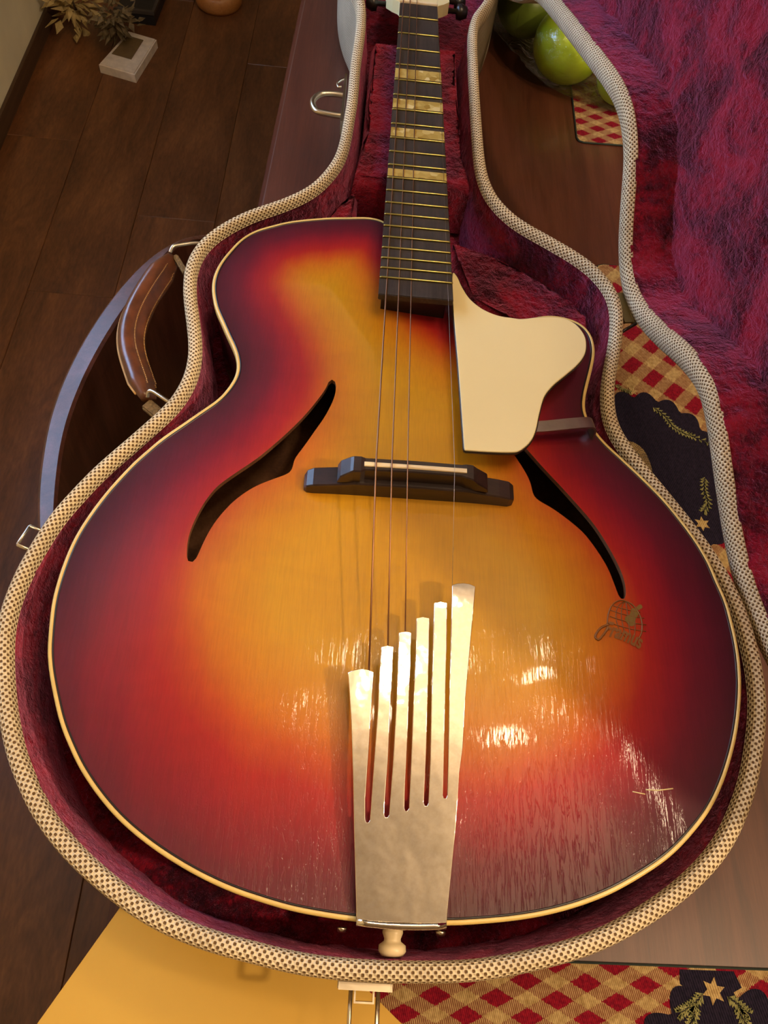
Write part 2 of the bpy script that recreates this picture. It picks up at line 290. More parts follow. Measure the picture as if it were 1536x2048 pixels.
def m_burst():
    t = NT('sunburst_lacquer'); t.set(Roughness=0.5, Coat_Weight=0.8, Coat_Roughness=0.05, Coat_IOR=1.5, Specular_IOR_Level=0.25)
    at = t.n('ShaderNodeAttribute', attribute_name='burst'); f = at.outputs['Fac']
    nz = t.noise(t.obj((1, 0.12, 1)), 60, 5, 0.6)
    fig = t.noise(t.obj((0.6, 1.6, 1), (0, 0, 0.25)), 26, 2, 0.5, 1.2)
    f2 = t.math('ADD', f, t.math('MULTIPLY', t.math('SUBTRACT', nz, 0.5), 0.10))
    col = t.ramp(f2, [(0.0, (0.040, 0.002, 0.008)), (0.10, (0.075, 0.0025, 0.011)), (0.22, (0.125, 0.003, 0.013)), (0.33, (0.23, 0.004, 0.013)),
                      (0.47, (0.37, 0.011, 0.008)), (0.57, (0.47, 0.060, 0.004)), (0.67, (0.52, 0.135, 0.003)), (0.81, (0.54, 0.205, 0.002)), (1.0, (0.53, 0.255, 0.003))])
    fine = t.noise(t.obj((1, 0.05, 1)), 900, 3, 0.6)
    col = t.mix(0.22, col, t.ramp(fine, [(0.35, (0.55, 0.5, 0.45)), (0.6, (1, 1, 1))]), 'MULTIPLY')
    wv = t.n('ShaderNodeTexWave', wave_type='RINGS', i_Scale=9.0, i_Distortion=5.0, i_Detail=3.0)
    t.l(t.obj((1, 0.8, 1)), wv.inputs['Vector'])
    col = t.mix(0.16, col, t.ramp(wv.outputs['Fac'], [(0.2, (0.62, 0.55, 0.5)), (0.75, (1, 1, 1))]), 'MULTIPLY')
    col = t.mix(0.12, col, t.ramp(fig, [(0.35, (0.6, 0.5, 0.4)), (0.6, (1, 1, 1))]), 'MULTIPLY')
    t.base(col)
    # checking of the lacquer: fine cracks along the grain, denser towards the tail
    geo = t.n('ShaderNodeNewGeometry'); sp = t.n('ShaderNodeSeparateXYZ'); t.l(geo.outputs['Position'], sp.inputs[0])
    mr = t.n('ShaderNodeMapRange'); mr.inputs[1].default_value = -0.04; mr.inputs[2].default_value = -0.24; t.l(sp.outputs[1], mr.inputs[0])
    mx = t.n('ShaderNodeMapRange'); mx.inputs[1].default_value = -0.15; mx.inputs[2].default_value = 0.10; mx.inputs[3].default_value = 0.18; mx.inputs[4].default_value = 0.7; t.l(sp.outputs[0], mx.inputs[0])
    cr = t.noise(t.obj((1, 0.045, 1)), 400, 4, 0.62, 0.4)
    crk = t.ramp(t.math('ABSOLUTE', t.math('SUBTRACT', cr, 0.5)), [(0.0, (0, 0, 0)), (0.030, (1, 1, 1))])
    rip = t.noise(t.obj((1, 0.25, 1)), 160, 2, 0.5)
    h = t.math('ADD', crk, t.math('MULTIPLY', rip, 0.8))
    me_ = t.n('ShaderNodeMapRange'); me_.inputs[1].default_value = 0.11; me_.inputs[2].default_value = 0.19; me_.inputs[3].default_value = 1.0; me_.inputs[4].default_value = 0.2; t.l(sp.outputs[0], me_.inputs[0])
    st = t.math('MULTIPLY', t.math('MULTIPLY', t.math('MULTIPLY', mr.outputs[0], mx.outputs[0]), me_.outputs[0]), 0.5)
    b = t.n('ShaderNodeBump'); b.inputs['Distance'].default_value = 0.0009; t.l(h, b.inputs['Height']); t.l(st, b.inputs['Strength'])
    fb = t.n('ShaderNodeBump'); fb.inputs['Distance'].default_value = 0.0003; fb.inputs['Strength'].default_value = 0.12
    t.l(fine, fb.inputs['Height']); t.l(b.outputs[0], fb.inputs['Normal'])
    t.l(fb.outputs[0], t.b.inputs['Coat Normal']); t.l(fb.outputs[0], t.b.inputs['Normal'])
    return t.m
def m_tweed(name, light, dark, cell=1.0):
    t = NT(name); t.set(Roughness=0.85, Specular_IOR_Level=0.2)
    tc = t.n('ShaderNodeTexCoord'); sp = t.n('ShaderNodeSeparateXYZ'); t.l(tc.outputs['UV'], sp.inputs[0])
    su = t.math('SINE', t.math('MULTIPLY', sp.outputs[0], PI)); sv = t.math('SINE', t.math('MULTIPLY', sp.outputs[1], PI))
    pr = t.math('MULTIPLY', su, sv)
    nz = t.noise(t.obj(), 400, 3)
    pn = t.math('ADD', pr, t.math('MULTIPLY', t.math('SUBTRACT', nz, 0.5), 0.5))
    lt = t.ramp(t.noise(t.obj(), 25, 3), [(0.3, tuple(c * 0.8 for c in light)), (0.7, light)])
    col = t.mix(t.ramp(pn, [(0.12, (0, 0, 0)), (0.32, (1, 1, 1))]), lt, dark); t.base(col)
    t.bump(t.math('ABSOLUTE', pr), 0.9, 0.0007)
    return t.m
def m_plush():
    t = NT('crimson_plush'); t.set(Roughness=0.9, Specular_IOR_Level=0.1, Sheen_Weight=0.7, Sheen_Roughness=0.4); t.b.inputs['Sheen Tint'].default_value = (1.0, 0.28, 0.50, 1)
    v = t.obj(); big = t.noise(v, 22, 4, 0.6, 0.8); fine = t.noise(t.obj((1, 1, 1)), 260, 4, 0.7)
    f = t.math('ADD', t.math('MULTIPLY', big, 0.7), t.math('MULTIPLY', fine, 0.3))
    t.base(t.ramp(f, [(0.38, (0.022, 0.001, 0.004)), (0.46, (0.085, 0.002, 0.009)), (0.54, (0.25, 0.005, 0.018)), (0.68, (0.40, 0.014, 0.035))]))
    b = t.bump(t.noise(v, 700, 3, 0.7), 0.6, 0.002, to=None)
    t.bump(t.noise(v, 140, 4, 0.65, 0.6), 1.0, 0.006, prev=b)
    return t.m
def m_wood(name, c1, c2, c3, rough=0.35, coat=0.3, sc=(9, 0.5, 9), scale=6, coat_rough=0.12):
    t = NT(name); t.set(Roughness=rough, Coat_Weight=coat, Coat_Roughness=coat_rough)
    v = t.obj(sc); a = t.noise(v, scale, 6, 0.65, 0.9); b = t.noise(t.obj(tuple(q * 5 for q in sc)), scale * 3, 3)
    f = t.math('ADD', t.math('MULTIPLY', a, 0.75), t.math('MULTIPLY', b, 0.25))
    t.base(t.ramp(f, [(0.35, c1), (0.5, c2), (0.66, c3)])); t.bump(b, 0.08, 0.0006)
    return t.m
def m_metal(name, col, rough, bump=0.0, sc=60):
    t = NT(name); t.set(Metallic=1.0, Roughness=rough); v = t.obj()
    t.base(t.ramp(t.noise(v, 40, 4), [(0.3, tuple(c * 0.85 for c in col)), (0.6, col)]))
    if bump: t.bump(t.noise(v, sc, 2), bump, 0.0012)
    return t.m
def m_tail():
    t = NT('chromed_tailpiece'); t.set(Metallic=1.0, Roughness=0.05); v = t.obj()
    t.base(t.ramp(t.noise(v, 300, 5, 0.7), [(0.3, (0.74, 0.67, 0.57)), (0.6, (0.84, 0.78, 0.68))]))
    t.bump(t.math('ADD', t.noise(v, 55, 2), t.math('MULTIPLY', t.noise(v, 240, 2), 0.03)), 0.30, 0.0014)
    return t.m
def m_mat(name, a, b, org, rot=0.0):
    """woven cloth: red diamonds on a straw lattice; a and b are the lattice steps"""
    t = NT(name); t.set(Roughness=0.95, Specular_IOR_Level=0.1)
    geo = t.n('ShaderNodeNewGeometry'); sp = t.n('ShaderNodeSeparateXYZ'); t.l(geo.outputs['Position'], sp.inputs[0])
    x = t.math('SUBTRACT', sp.outputs[0], org[0]); y = t.math('SUBTRACT', sp.outputs[1], org[1])
    det = a[0] * b[1] - a[1] * b[0]
    wob = t.math('MULTIPLY', t.math('SUBTRACT', t.noise(geo.outputs['Position'], 900, 2), 0.5), 0.14)
    s = t.math('ADD', t.math('SUBTRACT', t.math('MULTIPLY', x, b[1] / det), t.math('MULTIPLY', y, b[0] / det)), wob)
    q = t.math('ADD', t.math('SUBTRACT', t.math('MULTIPLY', y, a[0] / det), t.math('MULTIPLY', x, a[1] / det)), wob)
    ds = t.math('ABSOLUTE', t.math('SUBTRACT', t.math('FRACT', t.math('ADD', s, 0.5)), 0.5)); dq = t.math('ABSOLUTE', t.math('SUBTRACT', t.math('FRACT', t.math('ADD', q, 0.5)), 0.5))
    r1 = t.math('LESS_THAN', ds, 0.27); r2 = t.math('LESS_THAN', dq, 0.27); red = t.math('MULTIPLY', r1, r2)
    thread = t.math('SINE', t.math('ADD', t.math('MULTIPLY', x, 4600), t.math('MULTIPLY', y, 1100)))
    half = t.math('MULTIPLY', t.math('MAXIMUM', r1, r2), t.math('GREATER_THAN', thread, 0.0))
    straw = t.ramp(t.noise(geo.outputs['Position'], 300, 3), [(0.3, (0.30, 0.19, 0.075)), (0.7, (0.52, 0.37, 0.17))])
    redc = t.ramp(t.noise(geo.outputs['Position'], 500, 3), [(0.3, (0.14, 0.004, 0.015)), (0.7, (0.28, 0.009, 0.023))])
    col = t.mix(t.math('MULTIPLY', half, 0.85), straw, (0.15, 0.018, 0.022)); col = t.mix(red, col, redc); t.base(col)
    t.bump(thread, 0.5, 0.0006); return t.m
def m_thread(name, c1, c2, freq=3600):
    t = NT(name); t.set(Roughness=0.95, Specular_IOR_Level=0.08); geo = t.n('ShaderNodeNewGeometry')
    sp = t.n('ShaderNodeSeparateXYZ'); t.l(geo.outputs['Position'], sp.inputs[0])
    th = t.math('SINE', t.math('ADD', t.math('MULTIPLY', sp.outputs[0], freq), t.math('MULTIPLY', sp.outputs[1], 900)))
    f = t.math('ADD', t.math('MULTIPLY', th, 0.2), t.noise(geo.outputs['Position'], 400, 3)); t.base(t.ramp(f, [(0.3, c1), (0.65, c2)])); t.bump(th, 0.5, 0.0005); return t.m
def m_film():
    t = NT('clear_plastic_film'); nt = t.t; out = [n for n in nt.nodes if n.type == 'OUTPUT_MATERIAL'][0]
    tr = t.n('ShaderNodeBsdfTransparent'); tr.inputs[0].default_value = (0.98, 0.985, 0.98, 1); gl = t.n('ShaderNodeBsdfGlossy'); gl.inputs['Roughness'].default_value = 0.12
    lw = t.n('ShaderNodeLayerWeight'); lw.inputs[0].default_value = 0.35; mx = t.n('ShaderNodeMixShader')
    v = t.obj(); b = t.n('ShaderNodeBump'); b.inputs['Strength'].default_value = 0.8; b.inputs['Distance'].default_value = 0.01; t.l(t.noise(v, 28, 4, 0.6, 1.5), b.inputs['Height'])
    t.l(b.outputs[0], gl.inputs['Normal']); t.l(b.outputs[0], lw.inputs['Normal'])
    t.l(t.math('ADD', t.math('MULTIPLY', lw.outputs['Fresnel'], 0.45), 0.03), mx.inputs[0]); t.l(tr.outputs[0], mx.inputs[1]); t.l(gl.outputs[0], mx.inputs[2]); t.l(mx.outputs[0], out.inputs[0])
    return t.m

M = {}
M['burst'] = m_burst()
M['side'] = plain('dark_lacquered_rib', (0.045, 0.006, 0.006), 0.25, Coat_Weight=0.5)
M['inner'] = m_wood('bare_back_wood', (0.10, 0.035, 0.012), (0.17, 0.065, 0.022), (0.23, 0.10, 0.04), 0.7, 0.0, (6, 6, 6), 5)
M['binding'] = plain('aged_cream_binding', (0.72, 0.52, 0.17), 0.3, var=0.08)
M['black'] = plain('black_lacquer', (0.012, 0.008, 0.008), 0.3)
M['guard'] = plain('cream_plastic', (0.79, 0.66, 0.33), 0.42, var=0.04, scale=6)
M['guard_edge'] = plain('dark_bevel_plastic', (0.03, 0.02, 0.015), 0.3)
M['ebony'] = m_wood('dark_fingerboard_wood', (0.018, 0.013, 0.011), (0.034, 0.025, 0.02), (0.055, 0.042, 0.033), 0.5, 0.0, (60, 2, 60), 4)
M['bridge'] = m_wood('ebonised_bridge_wood', (0.012, 0.006, 0.005), (0.022, 0.011, 0.009), (0.035, 0.018, 0.014), 0.38, 0.15, (2, 40, 40), 4)
M['bone'] = plain('bone_white', (0.75, 0.60, 0.36), 0.35)
M['brass'] = m_metal('brass_fret_wire', (0.58, 0.52, 0.16), 0.3)
M['pearl'] = None
M['tail'] = m_tail()
M['steel'] = m_metal('dull_steel', (0.42, 0.37, 0.32), 0.38, 0.2, 120)
M['bronze'] = m_metal('bronze_string', (0.38, 0.19, 0.10), 0.42)
M['plain_string'] = m_metal('plain_steel_string', (0.5, 0.42, 0.34), 0.3)
M['nickel'] = m_metal('worn_nickel', (0.66, 0.58, 0.44), 0.27, 0.15, 90)
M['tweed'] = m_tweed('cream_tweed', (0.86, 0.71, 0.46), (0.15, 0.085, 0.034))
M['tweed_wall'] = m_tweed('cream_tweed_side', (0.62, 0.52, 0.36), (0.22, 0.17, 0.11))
M['plush'] = m_plush()
M['tab'] = plain('woven_tab', (0.20, 0.13, 0.055), 0.85, var=0.5, scale=500)
M['leather'] = plain('brown_leather', (0.115, 0.036, 0.012), 0.3, var=0.35, scale=90, bump=0.3, Coat_Weight=0.25)
M['leather_edge'] = plain('raw_leather_edge', (0.55, 0.31, 0.10), 0.6)
M['stitch'] = plain('waxed_stitching', (0.50, 0.27, 0.09), 0.7)
M['table'] = m_wood('mahogany_tabletop', (0.058, 0.016, 0.008), (0.086, 0.025, 0.012), (0.116, 0.037, 0.019), 0.42, 0.3)
M['chair'] = m_wood('dark_cherry_chair_wood', (0.050, 0.014, 0.008), (0.08, 0.024, 0.012), (0.14, 0.045, 0.03), 0.42, 0.22, (9, 9, 0.7), 5, 0.22)
M['seat'] = m_wood('worn_seat_wood', (0.30, 0.14, 0.05), (0.38, 0.18, 0.07), (0.44, 0.22, 0.09), 0.5, 0.1)
M['floor'] = m_wood('walnut_laminate', (0.040, 0.014, 0.006), (0.085, 0.030, 0.011), (0.15, 0.056, 0.018), 0.42, 0.15, (5, 1.2, 5), 2.6)
M['wall'] = plain('cream_wall_paint', (0.80, 0.74, 0.52), 0.8, var=0.12, scale=5)
M['wall_tan'] = plain('tan_wall_paint', (0.22, 0.16, 0.10), 0.8, var=0.1, scale=5)
M['ceil'] = plain('ceiling_paint', (0.46, 0.41, 0.34), 0.9, var=0.03)
M['board'] = m_wood('dark_baseboard', (0.05, 0.025, 0.012), (0.075, 0.038, 0.018), (0.1, 0.05, 0.024), 0.5, 0.0)
M['manila'] = plain('manila_paper', (0.62, 0.37, 0.055), 0.7, var=0.03, scale=12)
M['mat_near'] = m_mat('checked_weave_near', (.0205, .0105), (.0205, -.0105), (.1391, -.2924))
M['mat_mid'] = m_mat('checked_weave_middle', (.0254, .0291), (.0195, -.0150), (.2571, .2341))
M['mat_far'] = m_mat('checked_weave_far', (.0205, .0115), (.0205, -.0115), (.2190, .6400))
M['navy'] = m_thread('navy_weave', (0.008, 0.007, 0.016), (0.022, 0.016, 0.034))
M['star'] = m_thread('straw_star_weave', (0.30, 0.19, 0.075), (0.50, 0.36, 0.16))
M['sprig'] = m_thread('green_sprig_weave', (0.02, 0.03, 0.012), (0.36, 0.34, 0.14), 5200)
M['hem'] = plain('dark_green_hem', (0.02, 0.03, 0.025), 0.9)
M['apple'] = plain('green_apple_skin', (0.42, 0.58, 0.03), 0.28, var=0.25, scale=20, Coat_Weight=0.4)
M['apple_dark'] = plain('shaded_green_apple_skin', (0.17, 0.24, 0.03), 0.35, var=0.3, scale=20)  # darker copy of the apple skin, shade inside the bag put into its green
M['stem'] = plain('apple_stem', (0.08, 0.045, 0.02), 0.8)
M['film'] = m_film()
M['white'] = plain('white_stand_paint', (0.80, 0.72, 0.62), 0.6)
M['soil'] = plain('brown_inset', (0.17, 0.11, 0.045), 0.8)
M['dry_leaf'] = plain('dry_foliage', (0.16, 0.12, 0.06), 0.7, var=0.4)
M['gold_leaf'] = plain('straw_gold_leaf', (0.40, 0.29, 0.11), 0.6, var=0.3)
M['twig'] = plain('twig_bark', (0.08, 0.05, 0.03), 0.8)
M['crate'] = plain('black_frame_paint', (0.012, 0.012, 0.016), 0.5)
M['crate_rim'] = plain('grey_frame_rim', (0.06, 0.05, 0.045), 0.5)
M['honey'] = m_wood('honey_turned_wood', (0.34, 0.13, 0.03), (0.44, 0.18, 0.045), (0.52, 0.23, 0.06), 0.4, 0.2)
M['hinge'] = m_metal('aged_brass_hinge', (0.28, 0.22, 0.10), 0.45)
M['logo'] = plain('faded_brown_print', (0.20, 0.072, 0.012), 0.5)
M['logo_land'] = plain('faded_olive_print', (0.17, 0.10, 0.016), 0.5)
M['glass'] = None
def m_pearl():
    t = NT('pearloid'); t.set(Roughness=0.25, Coat_Weight=0.5); v = t.obj(); vo = t.n('ShaderNodeTexVoronoi', i_Scale=170.0); t.l(v, vo.inputs['Vector'])
    t.base(t.ramp(t.noise(vo.outputs['Color'], 3, 2), [(0.3, (0.30, 0.19, 0.035)), (0.55, (0.50, 0.36, 0.10)), (0.78, (0.72, 0.60, 0.30))])); return t.m
M['pearl'] = m_pearl()
def m_glass():
    t = NT('window_glass'); t.set(Roughness=0.02, Transmission_Weight=1.0, IOR=1.02); return t.m
M['glass'] = m_glass()
M['mortar'] = plain('plank_joint', (0.012, 0.006, 0.004), 0.9)

def struct(o): o['kind'] = 'structure'; return o

# ------------------------------------------------------------------ room
XL, XR, YF, YB, ZC = -0.97, 2.6, -2.2, 3.4, 2.45
fl = struct(box('floor', XL, XR, YF, YB, -0.05, -0.003, M['mortar']))
random.seed(3); pw = 0.19; x = XL; r = 0
variants = []
for k in range(4):
    variants.append(m_wood('walnut_laminate', *[tuple(c * (0.9 + 0.07 * k) for c in q) for q in ((0.075, 0.026, 0.009), (0.15, 0.055, 0.019), (0.24, 0.095, 0.031))], 0.42, 0.15, (5, 1.2, 5), 2.6))
bm = bmesh.new(); bmesh.ops.create_cube(bm, size=1)
for v in bm.verts: v.co = Vector((v.co.x * (pw - 0.0006), v.co.y * 1.1994, v.co.z * 0.012))
bmesh.ops.bevel(bm, geom=[e for e in bm.edges if e.verts[0].co.z > 0 and e.verts[1].co.z > 0], offset=0.0012, segments=1, affect='EDGES')
plank_me = bpy.data.meshes.new('plank'); bm.to_mesh(plank_me); bm.free(); plank_me.materials.append(variants[0])
while x < 0.5:
    y = YF + 0.1 - [0.0, 0.52, 0.25, 0.8][r % 4]
    while y < YB - 0.3:
        o = bpy.data.objects.new('floor_plank', plank_me); C.objects.link(o); o.parent = fl; o.location = (x + pw / 2, y + 0.6, -0.006)
        o.material_slots[0].link = 'OBJECT'; o.material_slots[0].material = variants[random.randrange(4)]
        y += 1.2
    x += pw; r += 1
# left wall with the window that lets the evening light in
wy0, wy1, wz0, wz1 = 0.18, 1.52, 1.10, 1.88
bm = bmesh.new()
for (a, b, c, d) in ((YF, YB, 0, wz0), (YF, YB, wz1, ZC), (YF, wy0, wz0, wz1), (wy1, YB, wz0, wz1)):
    vs_ = [bm.verts.new((XL - dx, y, z)) for dx in (0, 0.1) for y, z in ((a, c), (b, c), (b, d), (a, d))]
    for f in ((3, 2, 1, 0), (4, 5, 6, 7), (0, 1, 5, 4), (1, 2, 6, 5), (2, 3, 7, 6), (3, 0, 4, 7)): bm.faces.new([vs_[i] for i in f])
struct(from_bm('wall_left', bm, M['wall'], None, False))
struct(box('wall_right', XR, XR + 0.1, YF, YB, 0, ZC, M['wall_tan']))
struct(box('wall_back', XL, XR, YB, YB + 0.1, 0, ZC, M['wall_tan']))
struct(box('wall_front', XL, XR, YF - 0.1, YF, 0, ZC, M['wall_tan']))
struct(box('ceiling', XL, XR, YF, YB, ZC, ZC + 0.1, M['ceil']))
struct(box('baseboard_left', XL, XL + 0.010, YF, YB, 0, 0.05, M['board'], None, 0.003))
bm = bmesh.new()
def addbox(bm, x0, x1, y0, y1, z0, z1):
    r = bmesh.ops.create_cube(bm, size=1)
    for v in r['verts']: v.co = Vector(((x0 + x1) / 2 + v.co.x * (x1 - x0), (y0 + y1) / 2 + v.co.y * (y1 - y0), (z0 + z1) / 2 + v.co.z * (z1 - z0)))
for q in ((wy0, wy0 + .05, wz0, wz1), (wy1 - .05, wy1, wz0, wz1), (wy0 + .05, wy1 - .05, wz0, wz0 + .05), (wy0 + .05, wy1 - .05, wz1 - .05, wz1), ((wy0 + wy1) / 2 - .02, (wy0 + wy1) / 2 + .02, wz0 + .05, wz1 - .05)):
    addbox(bm, XL - .07, XL - .02, *q)
wn = struct(from_bm('window_1', bm, M['white'], None, False))
for a, b in ((wy0 + .05, .83), (.87, wy1 - .05)): box('pane', XL - .047, XL - .043, a, b, wz0 + .05, wz1 - .05, M['glass'], wn)

# ------------------------------------------------------------------ dining table
TZ = 0.75
tb = thing('dining_table', 'dark reddish brown wooden dining table under the open guitar case', 'table', (0.4, 0.3, 0))
TE = lambda y: -0.1775 + 0.0312 * y              # left edge, slightly askew to the guitar
def plate(name, poly, z0, z1, mat, par, bev):
    bm = bmesh.new(); a = [bm.verts.new((p[0], p[1], z0)) for p in poly]; b = [bm.verts.new((p[0], p[1], z1)) for p in poly]; n = len(poly)
    bm.faces.new(a[::-1]); top = bm.faces.new(b)
    for i in range(n): bm.faces.new((a[i], a[(i + 1) % n], b[(i + 1) % n], b[i]))
    if bev: bmesh.ops.bevel(bm, geom=[e for e in top.edges], offset=bev, segments=3, affect='EDGES')
    return from_bm(name, bm, mat, par, False)
plate('tabletop', [(TE(-.9), -.9), (.95, -.9), (.98, 1.45), (TE(1.45), 1.45)], TZ - .03, TZ, M['table'], tb, .007)
for q in ((TE(0) + .06, TE(0) + .08, -.8, 1.35), (.86, .88, -.8, 1.35)): box('apron', *q, TZ - .11, TZ - .031, M['table'], tb)
for lx in (TE(0) + .05, .83):
    for ly in (-.84, 1.33): box('leg', lx, lx + .06, ly, ly + .06, 0.001, TZ - .031, M['table'], tb, .006)
anchor(tb)

# ------------------------------------------------------------------ chair at the left
ch = thing('armchair', 'wooden armchair with bowed top rail pushed against left table edge', 'chair', (-0.1, 0.13, 0))
RO = smooth(resample(catmull(RAILO, 6, False), 60, False), 8, False); RI = smooth(resample(catmull(RAILI, 6, False), 60, False), 8, False)
# the rail goes on out of sight, mirrored about the chair's own middle line
def extend(P, e):
    P = P[::-1] if P[0, 1] > P[-1, 1] else P
    return np.vstack([np.array(e), P])
ro = extend(RO, [(-.21, -.13), (-.262, -.085), (-.30, -.02), (-.317, .028)]); ri = extend(RI, [(-.205, -.11), (-.25, -.066), (-.285, -.005), (-.300, .035)])
ro = np.vstack([ro, [(-.205, .447), (-.17, .444)]]); ri = np.vstack([ri, [(-.205, .424), (-.17, .420)]])
ro = smooth(resample(catmull(ro, 4, False), 90, False), 12, False); ri = smooth(resample(catmull(ri, 4, False), 90, False), 12, False)
def band(name, A, B, z0, z1, mat, par, bev=0.0, drop=0.0):
    N = len(A); prof = []
    for a, b in zip(A, B):
        d = (b - a) / max(np.linalg.norm(b - a), 1e-6)
        prof.append([(*a, z0), (*a, z1 - bev - drop), (*(a + d * bev), z1 - drop), (*(b - d * bev), z1), (*b, z1 - bev), (*b, z0)])
    V = [p for q in prof for p in q]; F = []
    for i in range(N - 1):
        for k in range(6): F.append((i * 6 + k, i * 6 + (k + 1) % 6, (i + 1) * 6 + (k + 1) % 6, (i + 1) * 6 + k))
    F += [tuple(range(6))[::-1], tuple((N - 1) * 6 + k for k in range(6))]
    o = mesh(name, V, F, mat, par, False); bm = bmesh.new(); bm.from_mesh(o.data); bmesh.ops.recalc_face_normals(bm, faces=bm.faces[:]); bm.to_mesh(o.data); bm.free(); return o
band('top_rail', ro, ri, .672, .7015, M['chair'], ch, .003, .0030)
nA = ro + (ri - ro) * 0.45; nB = ro + (ri - ro) * 0.95
band('back_panel', nA[4:-4], nB[4:-4], .47, .6715, M['chair'], ch)
seat = [(-.300, .444), (-.3163, .3893), (-.3274, .3434), (-.3311, .2905), (-.331, .13), (-.3274, -.02), (-.30, -.11), (-.27, -.10), (-.05, -.08), (-.03, .0), (-.03, .30), (-.05, .36), (-.2725, .4042)]  # far corner cut diagonally: edge of a cast shadow put into the outline
plate('seat', ccw(seat), .44, .47, M['seat'], ch, .004)
for lx, ly in ((-.29, .36), (-.29, -.07), (-.08, .30), (-.08, -.03)): tube('leg', [(lx, ly, .0005), (lx, ly, .22), (lx, ly, .4395)], [.012, .018, .015], M['chair'], ch, 10)
anchor(ch)

# ------------------------------------------------------------------ guitar case
case = thing('guitar_case', 'open cream tweed guitar case lined in crimson plush on the table', 'guitar case', (0, 0.2, TZ))
headL = [(.085, .72), (.097, .78), (.100, .85), (.092, .92), (.05, .95), (-.05, .95), (-.082, .92), (-.090, .85), (-.086, .77), (-.076, .715), (-.063, .675)]
rim = ccw(smooth(resample(catmull(np.vstack([np.array(RIM), np.array(headL)]), 4), 520), 6))
ZR = 0.855; W = 0.0105
rn = normals(rim)
for _ in range(12): rn = (np.roll(rn, 1, 0) + 2 * rn + np.roll(rn, -1, 0)) / 4
rn /= np.linalg.norm(rn, axis=1)[:, None]
def tuft(V, amp=0.004, sc=55):
    V = V.copy()
    for i, v in enumerate(V):
        p = Vector(v); n = noise.noise_vector(p * sc) + 0.6 * noise.noise_vector(p * sc * 2.7)
        V[i] = v + np.array(n) * amp
    return V
rim_o = loft('tray_rim', rim, [(-.0006, ZR - .004), (.0002, ZR + .001), (.002, ZR + .0035), (.005, ZR + .0045), (.008, ZR + .0035), (.0098, ZR + .0012), (W, ZR - .003), (W + .0002, ZR - .010), (W - .0008, ZR - .0135)], M['tweed'], case, uvscale=480, nrm=rn)
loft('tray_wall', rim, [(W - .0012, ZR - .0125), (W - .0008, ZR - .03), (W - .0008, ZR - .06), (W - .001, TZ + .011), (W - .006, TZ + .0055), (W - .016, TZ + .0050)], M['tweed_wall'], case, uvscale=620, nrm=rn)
Pb, Fb, _ = fill(rim - rn * 0.005, step=.03)
mesh('tray_floor', [(p[0], p[1], TZ + .0050) for p in Pb], Fb, M['tweed_wall'], case, False)
def lining_prof(n, d0, d1, z0, z1): return [(d0 + (d1 - d0) * math.sin(PI / 2 * k / n) ** 1.0, z0 + (z1 - z0) * k / n) for k in range(n + 1)]
rimL = ccw(resample(rim, 900)); rnL = normals(rimL)
for _ in range(20): rnL = (np.roll(rnL, 1, 0) + 2 * rnL + np.roll(rnL, -1, 0)) / 4
rnL /= np.linalg.norm(rnL, axis=1)[:, None]
loft('tray_lining', rimL, lining_prof(16, .0004, -.0055, ZR - .0035, TZ + .022), M['plush'], case, jitter=lambda V: tuft(V, .0016, 60), nrm=rnL)
Pf, Ff, _ = fill(resample(rim, 260) - 0.0, step=.011)
mesh('floor_lining', tuft(np.array([(p[0], p[1], TZ + .024) for p in Pf]), .0016, 60), Ff, M['plush'], case)
# neck support block and the plush shelf on the treble side
def pad(name, poly, ztop, th, amp=.0022):
    o = prism(name, poly, lambda x, y: ztop, th, M['plush'], case, .006, .006)
    for v in o.data.vertices:
        n = noise.noise_vector(v.co * 60) + .5 * noise.noise_vector(v.co * 160); v.co += Vector(n) * amp
    return o
pad('neck_support', [(-.060, .385), (.060, .385), (.052, .46), (.050, .62), (-.050, .62), (-.053, .46)], .848 - .012, .055)
pad('horn_pad', [(.035, .305), (.070, .300), (.118, .274), (.152, .247), (.166, .226), (.165, .205), (.150, .205), (.130, .208), (.10, .208), (.055, .235)], .838, .06)
pad('shoulder_pad', [(-.170, .238), (-.164, .255), (-.150, .275), (-.135, .290), (-.110, .305), (-.085, .330), (-.062, .372), (-.052, .372), (-.052, .335), (-.08, .318), (-.11, .300), (-.135, .283), (-.158, .258)], .832, .05, .0012)

# lid, standing open on its hinges
A = np.array([LQ[0], .225, LQ[2]]); B = np.array([LQ[1], -.08, LQ[2]]); ax = (A - B) / np.linalg.norm(A - B); th = LQ[3]
def lidtf(V):
    v = V - A
    return A + v * math.cos(th) + np.cross(ax, v) * math.sin(th) + np.outer(v @ ax, ax) * (1 - math.cos(th))
LZ = 0.8465; LW = 0.0225
loft('lid_rim', rim, [(.0005, LZ + .006), (.0012, LZ + .001), (.004, LZ - .0012), (.010, LZ - .0015), (.014, LZ - .0005), (.018, LZ + .0015), (LW - .001, LZ + .005), (LW, LZ + .010)], M['tweed'], case, tf=lidtf, uvscale=500, nrm=rn)
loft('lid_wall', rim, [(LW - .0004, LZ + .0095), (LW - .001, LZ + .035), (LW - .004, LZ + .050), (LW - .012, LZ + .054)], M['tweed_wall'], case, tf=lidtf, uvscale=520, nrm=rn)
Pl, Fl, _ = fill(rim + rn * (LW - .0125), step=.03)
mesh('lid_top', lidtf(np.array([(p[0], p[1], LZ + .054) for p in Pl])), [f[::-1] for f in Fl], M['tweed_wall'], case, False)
loft('lid_lining', rimL, lining_prof(10, .001, -.004, LZ + .004, LZ + .046), M['plush'], case, tf=lidtf, jitter=lambda V: tuft(V, .0018, 50), nrm=rnL)
Pl, Fl, _ = fill(resample(rim, 300), step=.008)
